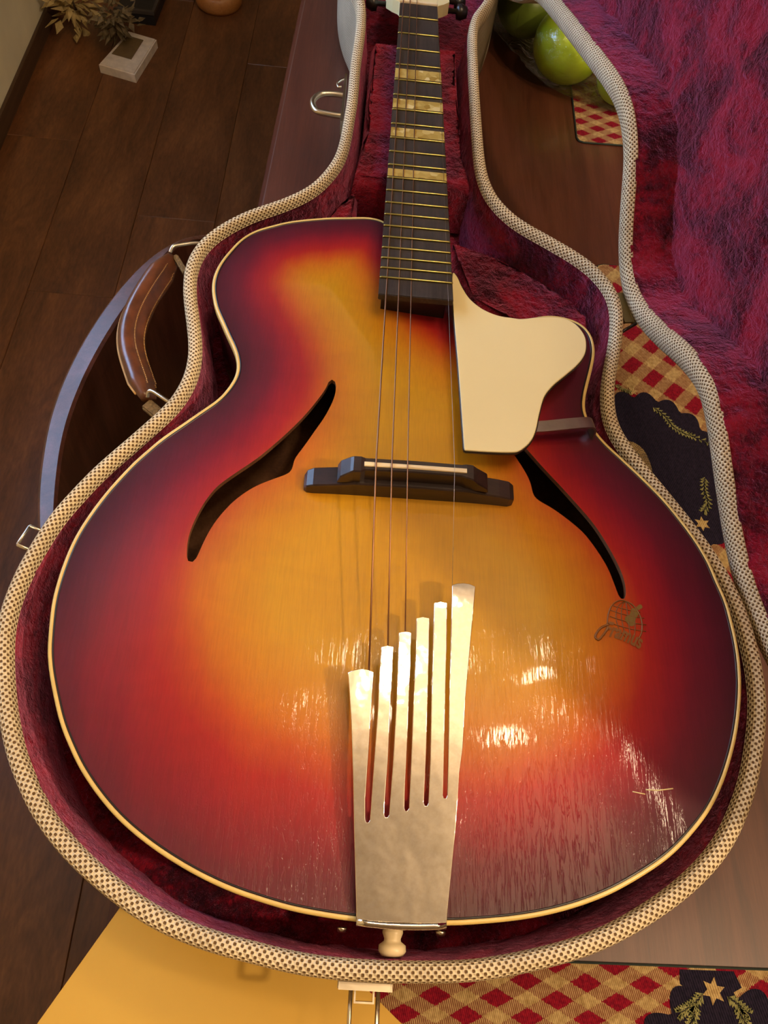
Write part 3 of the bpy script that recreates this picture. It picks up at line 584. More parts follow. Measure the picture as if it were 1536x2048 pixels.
mesh('lid_floor_lining', lidtf(tuft(np.array([(p[0], p[1], LZ + .042) for p in Pl]), .0035, 34)), Fl, M['plush'], case)

# handle on the left side
H2 = smooth(resample(catmull(HANDLE, 6, False), 44, False), 3, False)
def handle():
    N = len(H2); t = np.gradient(H2, axis=0); t /= np.linalg.norm(t, axis=1)[:, None]; out = np.c_[-t[:, 1], t[:, 0]]
    if out[N // 2, 0] > 0: out = -out
    prof = [(.0105, .000), (.0098, .004), (.0065, .0075), (.002, .0085), (-.002, .0065), (-.0045, .0035), (-.0062, -.002), (-.0105, -.006), (-.0115, -.009), (-.0095, -.0105), (-.003, -.0095), (.004, -.0085), (.0085, -.005)]
    V, F = [], []; K = len(prof)
    for i in range(N):
        e = min(1.0, 0.55 + 0.45 * min(i, N - 1 - i) / 5)
        for d, z in prof: V.append((H2[i, 0] + out[i, 0] * d * e, H2[i, 1] + out[i, 1] * d * e, .812 + z * e))
    for i in range(N - 1):
        for k in range(K): F.append((i * K + k, i * K + (k + 1) % K, (i + 1) * K + (k + 1) % K, (i + 1) * K + k))
    F += [tuple(range(K)), tuple((N - 1) * K + k for k in range(K))[::-1]]
    o = mesh('handle', V, F, M['leather'], case); bm = bmesh.new(); bm.from_mesh(o.data); bmesh.ops.recalc_face_normals(bm, faces=bm.faces[:]); bm.to_mesh(o.data); bm.free()
    ee = [min(1.0, 0.55 + 0.45 * min(i, N - 1 - i) / 5) for i in range(N)]
    ed = tube('handle_edge', [(H2[i, 0] + out[i, 0] * .0106 * ee[i], H2[i, 1] + out[i, 1] * .0106 * ee[i], .812) for i in range(2, N - 2)], .0012, M['leather_edge'], o, 6)
    bm = bmesh.new()
    for (d, z) in ((-.0046, .0040), (-.0108, -.0055)):
        for i in range(3, N - 4):
            for f in (0.1, 0.6):
                p0 = H2[i] * (1 - f) + H2[i + 1] * f; p1 = H2[i] * (1 - f - .33) + H2[i + 1] * (f + .33); n = out[i] * ee[i]
                a = Vector((p0[0] + n[0] * d, p0[1] + n[1] * d, .8125 + z)); b = Vector((p1[0] + n[0] * d, p1[1] + n[1] * d, .8125 + z))
                tv = (b - a); L = tv.length; tv.normalize(); s = Vector((n[0], n[1], 0)) * .0006; u = Vector((0, 0, .0006))
                q = [bm.verts.new(c) for c in (a - s, a + u, a + s, b - s, b + u, b + s)]
                for f4 in ((0, 1, 4, 3), (1, 2, 5, 4), (0, 3, 5, 2), (0, 2, 1), (3, 4, 5)): bm.faces.new([q[k] for k in f4])
    s = from_bm('stitching', bm, M['stitch'], o); s['kind'] = 'stuff'
    return o
hd = handle()
for nm, pts in (('handle_ring', [(-.2225, .2815, .818), (-.2205, .2855, .821), (-.2165, .2880, .8215), (-.196, .2935, .8215), (-.183, .285, .8205)]), ('handle_ring', [(-.2150, .1175, .814), (-.2135, .1205, .818), (-.209, .1195, .8195), (-.198, .1120, .8205), (-.186, .105, .820)])):
    tube(nm, catmull(pts, 5, False), .0018, M['nickel'], case, 8)
for c, X, Y in (((-.213, .2745, .811), (.012, -.017, -.004), (.004, .003, 0)), ((-.206, .1075, .806), (.020, -.012, -.008), (.006, .009, 0))):
    obox('handle_tab', c, X, Y, (0, 0, .005), M['tab'], case, .0012)
# latches: plate on the wall, open bail and inner tongue
def latch(name, c, out, side, plate_w, bail_w, bail_l, tongue=True):
    c = Vector(c); o3 = Vector((*out, 0)).normalized(); s3 = Vector((*side, 0)).normalized(); up = Vector((0, 0, 1))
    pl = obox(name, c + o3 * .0012, s3 * plate_w, o3 * .0028, up * .016, M['nickel'], case, .0006)
    a = c + o3 * .001 + s3 * bail_w / 2; b = c + o3 * .001 - s3 * bail_w / 2; z = up * .0015
    pts = [a + z, a + o3 * bail_l * .98 + z * 2.2, a + o3 * bail_l + z * 2.2 - s3 * .001, b + o3 * bail_l + z * 2.2 + s3 * .001, b + o3 * bail_l * .98 + z * 2.2, b + z]
    tube('bail', pts, .0013, M['nickel'], pl, 6)
    if tongue:
        bw = bail_w * .62; bm = bmesh.new(); w0 = c + o3 * .001; t = up * .0008
        L = bail_l * .42
        quad = [w0 + s3 * bw / 2 - t * 2, w0 + s3 * bw / 2 + o3 * L - t * 2, w0 - s3 * bw / 2 + o3 * L - t * 2, w0 - s3 * bw / 2 - t * 2]
        for q0, q1 in ((0, 1), (1, 2), (2, 3)):
            p, q = quad[q0], quad[q1]; d = up * .0035
            vs4 = [bm.verts.new(v) for v in (p - d, q - d, q + d, p + d)]; bm.faces.new(vs4)
        tg = from_bm('tongue', bm, M['nickel'], pl, False); m = tg.modifiers.new('s', 'SOLIDIFY'); m.thickness = .0010
    return pl
def rim_at(y, left):                               # outer wall point and normal of the tray near a given y
    best = None
    for p, n in zip(rim, rn):
        if (n[0] < 0) == left and (best is None or abs(p[1] - y) < best[0]): best = (abs(p[1] - y), p + n * (W + .0012), n)
    return best[1], best[2]
p, n = rim_at(-.036, True); latch('side_latch', (p[0], p[1], .836), n, (-n[1], n[0]), .026, .0165, .0145)
i = int(np.argmin(np.abs(rim[:, 0] + .0150) + 9 * (rim[:, 1] > -.2))); p, n = rim[i] + rn[i] * (W + .0012), rn[i]
latch('tail_latch', (p[0], p[1], .836), n, (-n[1], n[0]), .029, .0155, .0205)
p, n = rim_at(.505, True); p = p + n * .0032
pl = obox('neck_latch', (p[0], p[1], .832), (0, .082, 0), (-.0024, 0, 0), (0, 0, .017), M['nickel'], case, .0006)
tube('hasp_loop', catmull([(p[0], .522, .832), (p[0] - .012, .523, .832), (p[0] - .0255, .520, .832), (p[0] - .0325, .507, .832), (p[0] - .028, .492, .832), (p[0] - .014, .488, .832), (p[0], .487, .832)], 5, False), .0033, M['nickel'], pl, 10)
tube('spring_roll', catmull([(p[0] - .001, .548, .834), (p[0] - .005, .545, .834), (p[0] - .0085, .539, .834), (p[0] - .007, .533, .834), (p[0] - .004, .534, .834)], 4, False), .0013, M['nickel'], pl, 6)
# hinges between tray and lid
for y0 in (.232, -.056):
    f = (y0 + .08) / .305; hx = B[0] + (A[0] - B[0]) * f
    hg = obox('hinge', (hx - .002, y0, LZ + .001), Vector(ax) * .034, Vector((.010, .002, 0)), (0, 0, .0018), M['hinge'], case, .0005)
    tube('knuckle', [Vector((hx + .002, y0, LZ)) - Vector(ax) * .017, Vector((hx + .002, y0, LZ)) + Vector(ax) * .017], .0024, M['hinge'], hg, 8)
tube('lid_stay', [(.183, .199, .848), (.200, .211, .851)], .0016, M['black'], case, 6)
anchor(case)

# ------------------------------------------------------------------ guitar
g = thing('archtop_guitar', 'sunburst cutaway archtop guitar with cream pickguard lying in the plush case', 'guitar', (0, -0.05, 0.78))
Z0 = 0.865
body = ccw(smooth(resample(catmull(BODY, 5), 620), 4))
fl_ = ccw(resample(smooth(resample(catmull(FL, 4), 150), 1), 110)); fr_ = ccw(resample(smooth(resample(catmull(FR, 4), 150), 1), 110))
bd = resample(body, 310)
def arch(xy):
    d = dist_to(bd, xy); t = np.clip(d / .14, 0, 1); s = t * t * (3 - 2 * t)
    return Z0 + .0005 + .0125 * s, d
inner = body - normals(body) * .0024
P, F, nb = fill(ccw(resample(inner, 420)), (fl_, fr_), .0048)
z, d = arch(P)
def arch_n(xy):
    e = .0012; zx = (arch(xy + np.array([e, 0]))[0] - arch(xy - np.array([e, 0]))[0]) / (2 * e); zy = (arch(xy + np.array([0, e]))[0] - arch(xy - np.array([0, e]))[0]) / (2 * e)
    n = np.c_[-zx, -zy, np.ones(len(xy))]; return n / np.linalg.norm(n, axis=1)[:, None]
NP = arch_n(P); nP = len(P); tk = .0042
V = [tuple(q) for q in np.c_[P, z]] + [tuple(q) for q in np.c_[P, z - tk]]; NN = [tuple(q) for q in NP] + [tuple(-q) for q in NP]
FF = list(F) + [tuple(i + nP for i in f[::-1]) for f in F]; MI = [0] * len(F) + [1] * len(F)
for L, out in ((ccw(resample(inner, 420)), 1), (fl_, -1), (fr_, -1)):
    n2 = normals(L) * out; zl = arch(L)[0]; k0 = len(V); m = len(L)
    for i in range(m): V += [(*L[i], zl[i]), (*L[i], zl[i] - tk)]; NN += [(*n2[i], 0), (*n2[i], 0)]
    for i in range(m):
        j = (i + 1) % m; q = (k0 + 2 * i, k0 + 2 * i + 1, k0 + 2 * j + 1, k0 + 2 * j); FF.append(q if out > 0 else q[::-1]); MI.append(1)
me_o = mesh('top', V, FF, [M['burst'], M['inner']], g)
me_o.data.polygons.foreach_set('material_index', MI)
me_o.data.normals_split_custom_set_from_vertices(NN)
ww = np.interp(P[:, 1], [-.27, -.10, .02, .12, .30], [.135, .142, .130, .108, .080])
at = me_o.data.attributes.new('burst', 'FLOAT', 'POINT'); bv = np.zeros(len(V), np.float32); bv[:nP] = d / ww
sst = lambda a, b, v: (lambda t: t * t * (3 - 2 * t))(np.clip((v - a) / (b - a), 0, 1))
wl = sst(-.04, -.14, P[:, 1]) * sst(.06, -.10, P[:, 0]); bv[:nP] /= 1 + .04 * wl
bv[:nP] += .17 * wl * np.clip(1 - bv[:nP] / .55, 0, 1); at.data.foreach_set('value', bv)  # lower-left rim of the burst reddened: lamplight put into the colour
loft('side', body, [(-.0010, Z0 - .0020), (-.0012, Z0 - .02), (-.0012, Z0 - .05), (-.0014, Z0 - .076), (-.003, Z0 - .079), (-.008, Z0 - .079), (-.006, Z0 - .074), (-.0045, Z0 - .05), (-.0045, Z0 - .006)], M['side'], g)
Pk, Fk, _ = fill(resample(body, 200) * .985, step=.03)
mesh('back', [(p[0], p[1], Z0 - .0735) for p in Pk], Fk, M['inner'], g, False)
loft('binding', body, [(-.0027, Z0 - .003), (-.0027, Z0 + .0004), (-.0020, Z0 + .0010), (-.0008, Z0 + .0008), (0, Z0 - .0002), (0, Z0 - .0055), (-.0008, Z0 - .0060)], M['binding'], g)
loft('purfling', body, [(-.0040, Z0 + .0002), (-.0038, Z0 + .0007), (-.0030, Z0 + .0008), (-.0026, Z0 + .0004)], M['black'], g)

# frame of the strings: z of the fingerboard plane falls towards the nut
SA = math.radians(3.5)
def S(x, y, z=0.0): return np.array([x, y * math.cos(SA) + z * math.sin(SA), .910 - y * math.sin(SA) + z * math.cos(SA)])
def fw(y): return .0417 + (.0539 - .0417) * (.645 - y) / .3225
XO = -.0003
def bar(name, y0, y1, h0, h1, mat, par, ext=0.0, bev=0.0):
    bm = bmesh.new(); vs8 = []
    for y in (y0, y1):
        w2 = fw(y) / 2 + ext
        for sx, h in ((-1, h0), (1, h0), (1, h1), (-1, h1)): vs8.append(bm.verts.new(S(sx * w2 + XO, y, h)))
    for f in ((0, 1, 2, 3), (7, 6, 5, 4), (0, 4, 5, 1), (1, 5, 6, 2), (2, 6, 7, 3), (3, 7, 4, 0)): bm.faces.new([vs8[i] for i in f])
    if bev: bmesh.ops.bevel(bm, geom=bm.edges[:], offset=bev, segments=2, affect='EDGES')
    return from_bm(name, bm, mat, par, False)
fb = bar('fingerboard', .1725, .6415, -.0065, -.0005, M['ebony'], g, 0, .0006)
bar('fingerboard_riser', .185, .30, -.032, -.0068, M['black'], g, -.003)
nk = bar('neck', .275, .6600, -.026, -.0066, M['black'], g, -.0012, .004)
fy = [.645 * 2 ** (-k / 12) for k in range(22)]
for k in range(1, 22):
    y = fy[k]; w2 = fw(y) / 2
    tube('fret', [S(-w2 + XO + .0002, y, -.0004), S(-w2 + XO + .0012, y, .0003), S(w2 + XO - .0012, y, .0003), S(w2 + XO - .0002, y, -.0004)], .00085, M['brass'], fb, 6)
for k in (5, 7, 9, 12):
    a, b = fy[k - 1], fy[k]; mid = (a + b) / 2 - (a - b) * .06; hgt = (a - b) * (.60 if k < 12 else .56) / 2
    bar('inlay', mid - hgt, mid + hgt, -.003, -.0001, M['pearl'], fb, -.0003)
nut = bar('nut', .6416, .6455, -.0062, .0012, M['bone'], g, .0002, .0005)
# headstock
hs = [S(x, y, -.004 - .20 * (y - .646)) for x, y in ((-.0205, .6475), (-.0225, .654), (-.029, .662), (-.036, .675), (-.037, .74), (-.028, .80), (0, .815), (.028, .80), (.037, .74), (.036, .675), (.029, .662), (.0225, .654), (.0205, .6475))]
bm = bmesh.new(); a = [bm.verts.new(v) for v in hs]; b = [bm.verts.new(v - np.array([0, 0, .014])) for v in hs]; bm.faces.new(a); bm.faces.new(b[::-1])
for i in range(len(a)): bm.faces.new((a[i], b[i], b[(i + 1) % len(a)], a[(i + 1) % len(a)]))
hso = from_bm('headstock', bm, M['guard'], g, False)
for sx in (-1, 1):
    for k in range(3):
        y = .686 + .04 * k; c = S(sx * .046, y, -.016 - .2 * (y - .646))
        lathe('tuner', [(.0, -.014), (.0028, -.014), (.0028, .0), (.008, .001), (.009, .006), (.006, .013), (0, .014)], c, (sx, 0, 0), M['black'], hso, 12)
# pickguard
def corners(P, idx, f=.03):
    out = []; P = np.asarray(P, float)
    for i, p_ in enumerate(P):
        if i in idx: out += [p_ + (P[i - 1] - p_) * f * 4, p_ + (P[i - 1] - p_) * f, p_ + (P[(i + 1) % len(P)] - p_) * f, p_ + (P[(i + 1) % len(P)] - p_) * f * 4]
        else: out.append(p_)
    return np.array(out)
gd = ccw(resample(catmull(corners(GUARD, (25,)), 6), 300)); zg = lambda x, y: .898 - .05 * y
pg = prism('pickguard', gd, zg, .0030, M['guard'], g, .0006, .02)
n = normals(gd); loft('bevel_edge', gd, [(-.0012, 0), (.0006, 0)], M['guard_edge'], pg, jitter=lambda V: np.array([(v[0], v[1], zg(v[0], v[1]) - (.0009 if i % 2 == 0 else .0012)) for i, v in enumerate(V)]))
o = loft('dark_underlayer', gd, [(.0002, 0), (.0008, -.0004), (.0008, -.0022), (-.001, -.0024)], M['guard_edge'], pg, jitter=lambda V: np.array([(v[0], v[1], zg(v[0], v[1]) + v[2] - .0008) for v in V]))
# bracket of the pickguard, bent over the edge of the body
bp = catmull([(.080, .0640, .8850), (.1000, .0680, .8838), (.1200, .0730, .8826), (.1335, .0762, .8815), (.1385, .0772, .8795), (.1408, .0770, .8745), (.1412, .0765, .866)], 5, False)
V, F2 = [], []
for i, q in enumerate(bp):
    t = bp[min(i + 1, len(bp) - 1)] - bp[max(i - 1, 0)]; t /= np.linalg.norm(t); s = np.array([-.22, .97, 0]); nrm_ = np.cross(t, s); nrm_ /= np.linalg.norm(nrm_)
    for a_, b_ in ((-.0048, .0008), (.0048, .0008), (.0048, -.0008), (-.0048, -.0008)): V.append(q + s * a_ + nrm_ * b_)
for i in range(len(bp) - 1):
    for k in range(4): F2.append((i * 4 + k, i * 4 + (k + 1) % 4, (i + 1) * 4 + (k + 1) % 4, (i + 1) * 4 + k))
F2 += [(0, 1, 2, 3), tuple(len(V) - 4 + k for k in (3, 2, 1, 0))]
mesh('pickguard_bracket', V, F2, M['steel'], g, False)
# bridge: foot, top and bone saddle
BX = Vector((.996, .0045, 0)).normalized(); BY = Vector((-BX.y, BX.x, 0)); BC = Vector((-.0002, .0085, 0))
def bl(name, secs, mat, par):
    """sections along the bridge: (x, y0, y1, zbottom, ztop)"""
    bm = bmesh.new(); prev = None; first = None
    for x, y0, y1, z0, z1 in secs:
        c = .0009 if z1 - z0 > .003 else .0002
        q = [bm.verts.new(BC + BX * x + BY * y + Vector((0, 0, z))) for y, z in ((y0, z0), (y0, z1 - c), (y0 + c, z1), (y1 - c, z1), (y1, z1 - c), (y1, z0))]
        if prev:
            for k in range(6): bm.faces.new((prev[k], prev[(k + 1) % 6], q[(k + 1) % 6], q[k]))
        else: first = q
        prev = q
    bm.faces.new(first[::-1]); bm.faces.new(prev); return from_bm(name, bm, mat, par, False)
az = lambda x, y=.008: float(arch(np.array([[x, y]]))[0][0])
secs = []
for x, h, y0, y1 in ((-.0745, .0035, -.0055, .0050), (-.0725, .0065, -.0075, .0065), (-.068, .0085, -.008, .0070), (-.058, .0095, -.008, .0070), (-.046, .0108, -.008, .007), (-.040, .0118, -.008, .007), (0, .0120, -.008, .007), (.040, .0118, -.008, .007), (.050, .0105, -.008, .007), (.062, .0095, -.008, .007), (.070, .0085, -.008, .007), (.0735, .0065, -.0065, .006)):
    zb = az(x) - .0006; secs.append((x, y0, y1, zb, zb + .0008 + h * 1.28))
br = bl('bridge', secs, M['bridge'], g)
zt0 = az(0) + .0155
bl('bridge_top', [(-.0515, -.0072, .0062, zt0 - .0008, zt0 + .0005), (-.0495, -.0072, .0066, zt0 - .0008, zt0 + .0065), (-.043, -.0066, .0066, zt0 - .0008, zt0 + .0120), (-.041, -.0062, .0066, zt0 - .0008, zt0 + .0132), (-.036, -.0062, .0066, zt0 - .0008, zt0 + .0134), (-.033, -.0038, .0062, zt0 - .0008, zt0 + .0122), (-.0, -.0036, .0062, zt0 - .0008, zt0 + .0130),
                  (.033, -.0036, .0062, zt0 - .0008, zt0 + .0122), (.0365, -.0050, .0066, zt0 - .0008, zt0 + .0126), (.041, -.0060, .0066, zt0 - .0008, zt0 + .0120), (.0445, -.0066, .0066, zt0 - .0008, zt0 + .0085), (.052, -.0072, .0062, zt0 - .0008, zt0 + .0035), (.053, -.0072, .0062, zt0 - .0008, zt0 + .0005)], M['bridge'], br)
bl('saddle', [(-.0338, -.0012, .0022, zt0 + .0105, zt0 + .0134), (0, -.0012, .0022, zt0 + .011, zt0 + .0142), (.0362, -.0012, .0022, zt0 + .0105, zt0 + .0134)], M['bone'], br)
ZS = zt0 + .0140
# tailpiece with six fingers
tl = ccw(np.array(TAIL)); TQ = []
for i in range(len(tl)):
    a, b = tl[i], tl[(i + 1) % len(tl)]; L = np.linalg.norm(b - a); m = max(1, int(L / .003))
    if abs(a[1] - b[1]) < .002 and L > .05: m = 16
    TQ += [a + (b - a) * k / m for k in range(m)]
TQ = np.array(TQ)
def zt(y): return .8705 + .030 * (1 - (1 - min(max((y + .265) / .19, 0), 1)) ** 1.6) + .0005 * math.sin(y * 60)
to = prism('tailpiece', TQ, lambda x, y: zt(y), .0015, M['tail'], g, .0005, .0021)
ye = tl[:, 1].min(); xe = tl[tl[:, 1] < ye + .006]; x0, x1 = xe[:, 0].min(), xe[:, 0].max()
bm = bmesh.new(); rows = []
for dy, z_ in ((.0012, .8710), (-.0006, .8706), (-.0014, .8698), (-.0016, .8685), (-.0017, .860), (-.0012, .846), (-.0012, .838)):
    rows.append([bm.verts.new((x0 + (x1 - x0) * k / 8, ye + dy + .0012 * (1 - ((k - 4) / 4) ** 2) * -1, z_)) for k in range(9)])
for r0, r1 in zip(rows, rows[1:]):
    for k in range(8): bm.faces.new((r0[k], r1[k], r1[k + 1], r0[k + 1]))
fo = from_bm('folded_edge', bm, M['tail'], to); m_ = fo.modifiers.new('thickness', 'SOLIDIFY'); m_.thickness = .0013; m_.offset = 0
for sx in (-.029, .028): lathe('screw', [(0, .003), (.0022, .0026), (.003, .001), (.003, 0), (0, 0)], (sx - .0015, ye - .0026, .846), (0, -1, 0), M['nickel'], to, 10)
lathe('end_pin', [(0, 0), (.0058, 0), (.0060, .0025), (.0048, .0055), (.0050, .0068), (.0058, .0074), (.0078, .0088), (.0080, .0118), (.0064, .0140), (0, .0144)], (-.0008, ye - .002, .842), (0, -1, -.12), M['bone'], g)
# strings: three wound, one plain
for k in (0, 1, 2, 5):
    xn = -.0177 + .00750 * k; xs = -.0260 + .0107 * k; tip = np.array(TIPS[{0: 0, 1: 1, 2: 2, 5: 3}[k]]); rad = {0: .00062, 1: .00050, 2: .00042, 5: .00014}[k]
    n0 = S(xn, .6455, .0016); s0 = BC + BX * xs + BY * .0005; s0 = np.array([s0.x, s0.y, ZS + .0008])
    hd_ = S(xn * 1.15, .672, -.0055); tip[2] -= .0012
    tube('string', [hd_, n0, s0, tip], rad, M['bronze'] if k < 5 else M['plain_string'], g, 6)
# maker's emblem on the lower treble side: globe lines, land and lettering, laid on the arched top
def on_top(p, dz=.0003): return np.array([p[0], p[1], az(p[0], p[1]) + dz])
gl = np.array(GLOBE); gc = gl.mean(0) + np.array([.001, -.002])
def ring(pts, r=.00022): return [on_top(q) for q in pts]
em = tube('globe_emblem', ring(catmull(gl, 5, False)), .00055, M['logo'], g, 5)
R_ = np.linalg.norm(gl - gc, axis=1).mean()
for k in (-2, -1, 0, 1):
    pts = [gc + np.array([R_ * .95 * math.sin(k * .38) * math.cos(a), R_ * math.sin(a)]) for a in np.linspace(-1.1, 1.45, 9)]
    tube('meridian', ring(pts), .00034, M['logo'], em, 4)
for k in (-1, 0, 1, 2):
    yy = R_ * math.sin(k * .36); xx = R_ * math.cos(k * .36); tube('parallel', ring([gc + np.array([x, yy - .12 * x - .0012 * math.cos(x / R_ * 1.4)]) for x in np.linspace(-xx * .97, xx * .95, 8)]), .00034, M['logo'], em, 4)
def land(pts):
    q = ccw(resample(catmull(np.array(pts), 4), 28)); P, F, _ = fill(q, step=.0012); mesh('land', [on_top(p, .00045) for p in P], F, M['logo_land'], em, False)
land([gc + np.array(v) * R_ for v in ((-.14, .16), (.12, .34), (.26, .66), (.50, .66), (.60, .40), (.42, .12), (.30, -.22), (.04, -.30), (-.16, -.06))])
land([gc + np.array(v) * R_ for v in ((.62, .86), (.80, .95), (.88, .80), (.70, .66), (.52, .58), (.46, .66))])
cu = bpy.data.curves.new('word', 'FONT'); cu.body = 'Framus'; cu.size = .0150; cu.shear = .35; cu.offset = .00042; cu.resolution_u = 3
to_ = bpy.data.objects.new('word', cu); C.objects.link(to_); bpy.context.view_layer.update()
tm = bpy.data.meshes.new_from_object(to_.evaluated_get(bpy.context.evaluated_depsgraph_get())); bpy.data.objects.remove(to_)
w0, w1 = np.array(WORD[0]), np.array(WORD[1]); ux = (w1 - w0); wl = np.linalg.norm(ux); ux /= wl; uy = np.array([-ux[1], ux[0]])
cx = max(v.co.x for v in tm.vertices)
for v in tm.vertices:
    q = w0 + ux * (v.co.x / cx * wl) + uy * (v.co.y - .0030 + .0016 * math.sin(v.co.x / cx * 3.1)); v.co = Vector(on_top(q, .0006))
link('lettering', tm, M['logo'], em, False)
tube('flourish', [on_top(q, .0005) for q in catmull([w0 + ux * .003 + uy * .006, w0 - ux * .002 + uy * .001, w0 - ux * .0045 - uy * .006, w0 - ux * .002 - uy * .0075, w0 + ux * .0005 - uy * .003, w0 + ux * .003 + uy * .003], 5, False)], .0008, M['logo'], em, 5)
sc = np.array(SCRATCH)
tube('scratch', [on_top(q, .0) for q in sc[:2]], .00035, M['guard'], g, 4); tube('scratch', [on_top(q, .0) for q in sc[2:]], .0004, M['guard'], g, 4)
anchor(g)

# ------------------------------------------------------------------ envelope and placemats on the table
K = np.array([-.140, -.196]); u = np.array([-.5, -.87]) / 1.0034; v = np.array([.78, -.62]) / .9964
en = thing('manila_envelope', 'plain yellow manila envelope under the near edge of the guitar case', 'envelope', (*(K + u * .1 + v * .1), TZ))
prism('sheet', [K, K + v * .24, K + v * .24 + u * .33, K + u * .33], lambda x, y: TZ + .0046, .0010, M['manila'], en, .0002, .06)
q = [K + u * .315 + v * .003, K + u * .328 + v * .003, K + u * .328 + v * .237, K + u * .315 + v * .237]
prism('flap', q, lambda x, y: TZ + .0050, .0003, M['manila'], en, 0, .05)
anchor(en)
def blob(cx, cy, rx, ry, lobes, amp, seed=0, n=160):
    rr = random.Random(seed); ph = rr.random() * 6
    return np.array([(cx + rx * (1 + amp * abs(math.sin(lobes * a / 2 + ph)) - amp / 2) * math.cos(a), cy + ry * (1 + amp * abs(math.sin(lobes * a / 2 + ph)) - amp / 2) * math.sin(a)) for a in np.linspace(0, 2 * PI, n, endpoint=False)])
def star(cx, cy, r, rot): return np.array([(cx + r * (1 if k % 2 == 0 else .5) * math.cos(rot + PI * k / 6), cy + r * (1 if k % 2 == 0 else .5) * math.sin(rot + PI * k / 6)) for k in range(12)])
def flat(name, poly, z, mat, par, step=.012):
    return prism(name, ccw(poly), lambda x, y: z, .0004, mat, par, 0, step)
def sprig(path, z, par, leaf=.0042):
    bm = bmesh.new(); P = catmull(np.array(path), 7, False)
    for i, p in enumerate(P):
        t = P[min(i + 1, len(P) - 1)] - P[max(i - 1, 0)]; t /= np.linalg.norm(t); s = np.array([-t[1], t[0]]) * (1 if i % 2 else -1)
        a = p; b = p + t * leaf * .8 + s * leaf; c = p + t * leaf * .9 + s * leaf * .35
        vs3 = [bm.verts.new((*q, z)) for q in (a - t * .0006, b, c)]; bm.faces.new(vs3 if i % 2 else vs3[::-1])
    o = from_bm('sprig', bm, M['sprig'], par, False); m = o.modifiers.new('s', 'SOLIDIFY'); m.thickness = .0003; return o
def placemat(name, label, poly, mat, r=.008):
    c = np.mean(poly, 0); t = thing(name, label, 'placemat', (c[0], c[1], TZ), 'woven placemats on the dining table')
    q = []; poly = ccw(poly)
    for i in range(len(poly)):
        a, b, cc = poly[i - 1], poly[i], poly[(i + 1) % len(poly)]; d0 = (a - b) / np.linalg.norm(a - b); d1 = (cc - b) / np.linalg.norm(cc - b)
        q += [b + d0 * r, b + (d0 + d1) * r * .3, b + d1 * r]
    q = np.array(q); Q = []
    for i in range(len(q)):
        a, b = q[i], q[(i + 1) % len(q)]; m = max(1, int(np.linalg.norm(b - a) / .01)); Q += [a + (b - a) * k / m for k in range(m)]
    prism('weave', np.array(Q), lambda x, y: TZ + .0026, .0022, mat, t, .0006, .03)
    loft('hem', np.array(Q), [(-.0005, TZ + .0024), (.0008, TZ + .0022), (.0012, TZ + .0012), (.0006, TZ + .0005)], M['hem'], t)
    return t
pm = placemat('placemat', 'red and straw checked placemat showing at the bottom edge of the photo', [(-.03, -.281), (.46, -.281), (.46, -.60), (-.03, -.60)], M['mat_near'])
pz = TZ + .0031
flat('navy_motif', blob(.230, -.345, .058, .053, 13, .22, 1), pz, M['navy'], pm); flat('navy_border', [(.205, -.2825), (.243, -.2825), (.247, -.292), (.236, -.297), (.212, -.297), (.204, -.291)], pz - .0001, M['navy'], pm)
flat('star', star(.2265, -.2945, .0085, .3), pz + .0004, M['star'], pm, .01)
sprig([(.2185, -.2965), (.2125, -.3015), (.2065, -.305), (.2015, -.3075)], pz + .0004, pm); sprig([(.2125, -.3020), (.2105, -.309), (.206, -.3155)], pz + .0004, pm); sprig([(.236, -.2975), (.2425, -.302), (.2475, -.306)], pz + .0004, pm); sprig([(.2415, -.302), (.2435, -.309), (.2475, -.3155)], pz + .0004, pm)
anchor(pm)
pm = placemat('placemat', 'checked placemat with navy rose motif between the case waist and its lid', [(.214, .390), (.70, .405), (.71, -.02), (.20, -.035)], M['mat_mid'])
flat('navy_motif', blob(.238, .118, .078, .093, 20, .10, 2), pz, M['navy'], pm)
flat('star', star(.2336, .2150, .0055, .2), pz + .0004, M['star'], pm, .01); flat('star', star(.2800, .0690, .0075, .5), pz + .0004, M['star'], pm, .01)
sprig([(.217, .2215), (.2236, .2165), (.230, .2135)], pz + .0004, pm, .003); sprig([(.252, .1965), (.262, .187), (.268, .176), (.277, .169), (.287, .165), (.305, .158)], pz + .0004, pm, .0042); sprig([(.291, .119), (.288, .106), (.289, .092), (.284, .083)], pz + .0004, pm, .0045)
P = catmull(np.array([(.2195, .1545), (.2285, .1520), (.2360, .1440), (.2400, .1300), (.2405, .1180)]), 6, False); bm = bmesh.new()
for i in range(len(P) - 1):
    t = P[i + 1] - P[i]; t /= np.linalg.norm(t); s = np.array([t[1], -t[0]]); wd = .0065 * math.sin(PI * (i + 1.5) / (len(P) + 1)) + .001
    for f in (0, .5):
        a = P[i] * (1 - f) + P[i + 1] * f; b = a + s * wd - t * .001
        e = t * .00042; vs4 = [bm.verts.new((*q, pz + .0004)) for q in (a, b, b + e, a + e)]; bm.faces.new(vs4)
o = from_bm('straw_petal', bm, M['star'], pm, False); o.modifiers.new('s', 'SOLIDIFY').thickness = .0003
anchor(pm)
pm = placemat('placemat', 'checked placemat corner peeking out below the bag of green apples', [(.212, .600), (.66, .615), (.65, .93), (.217, .93)], M['mat_far']); anchor(pm)

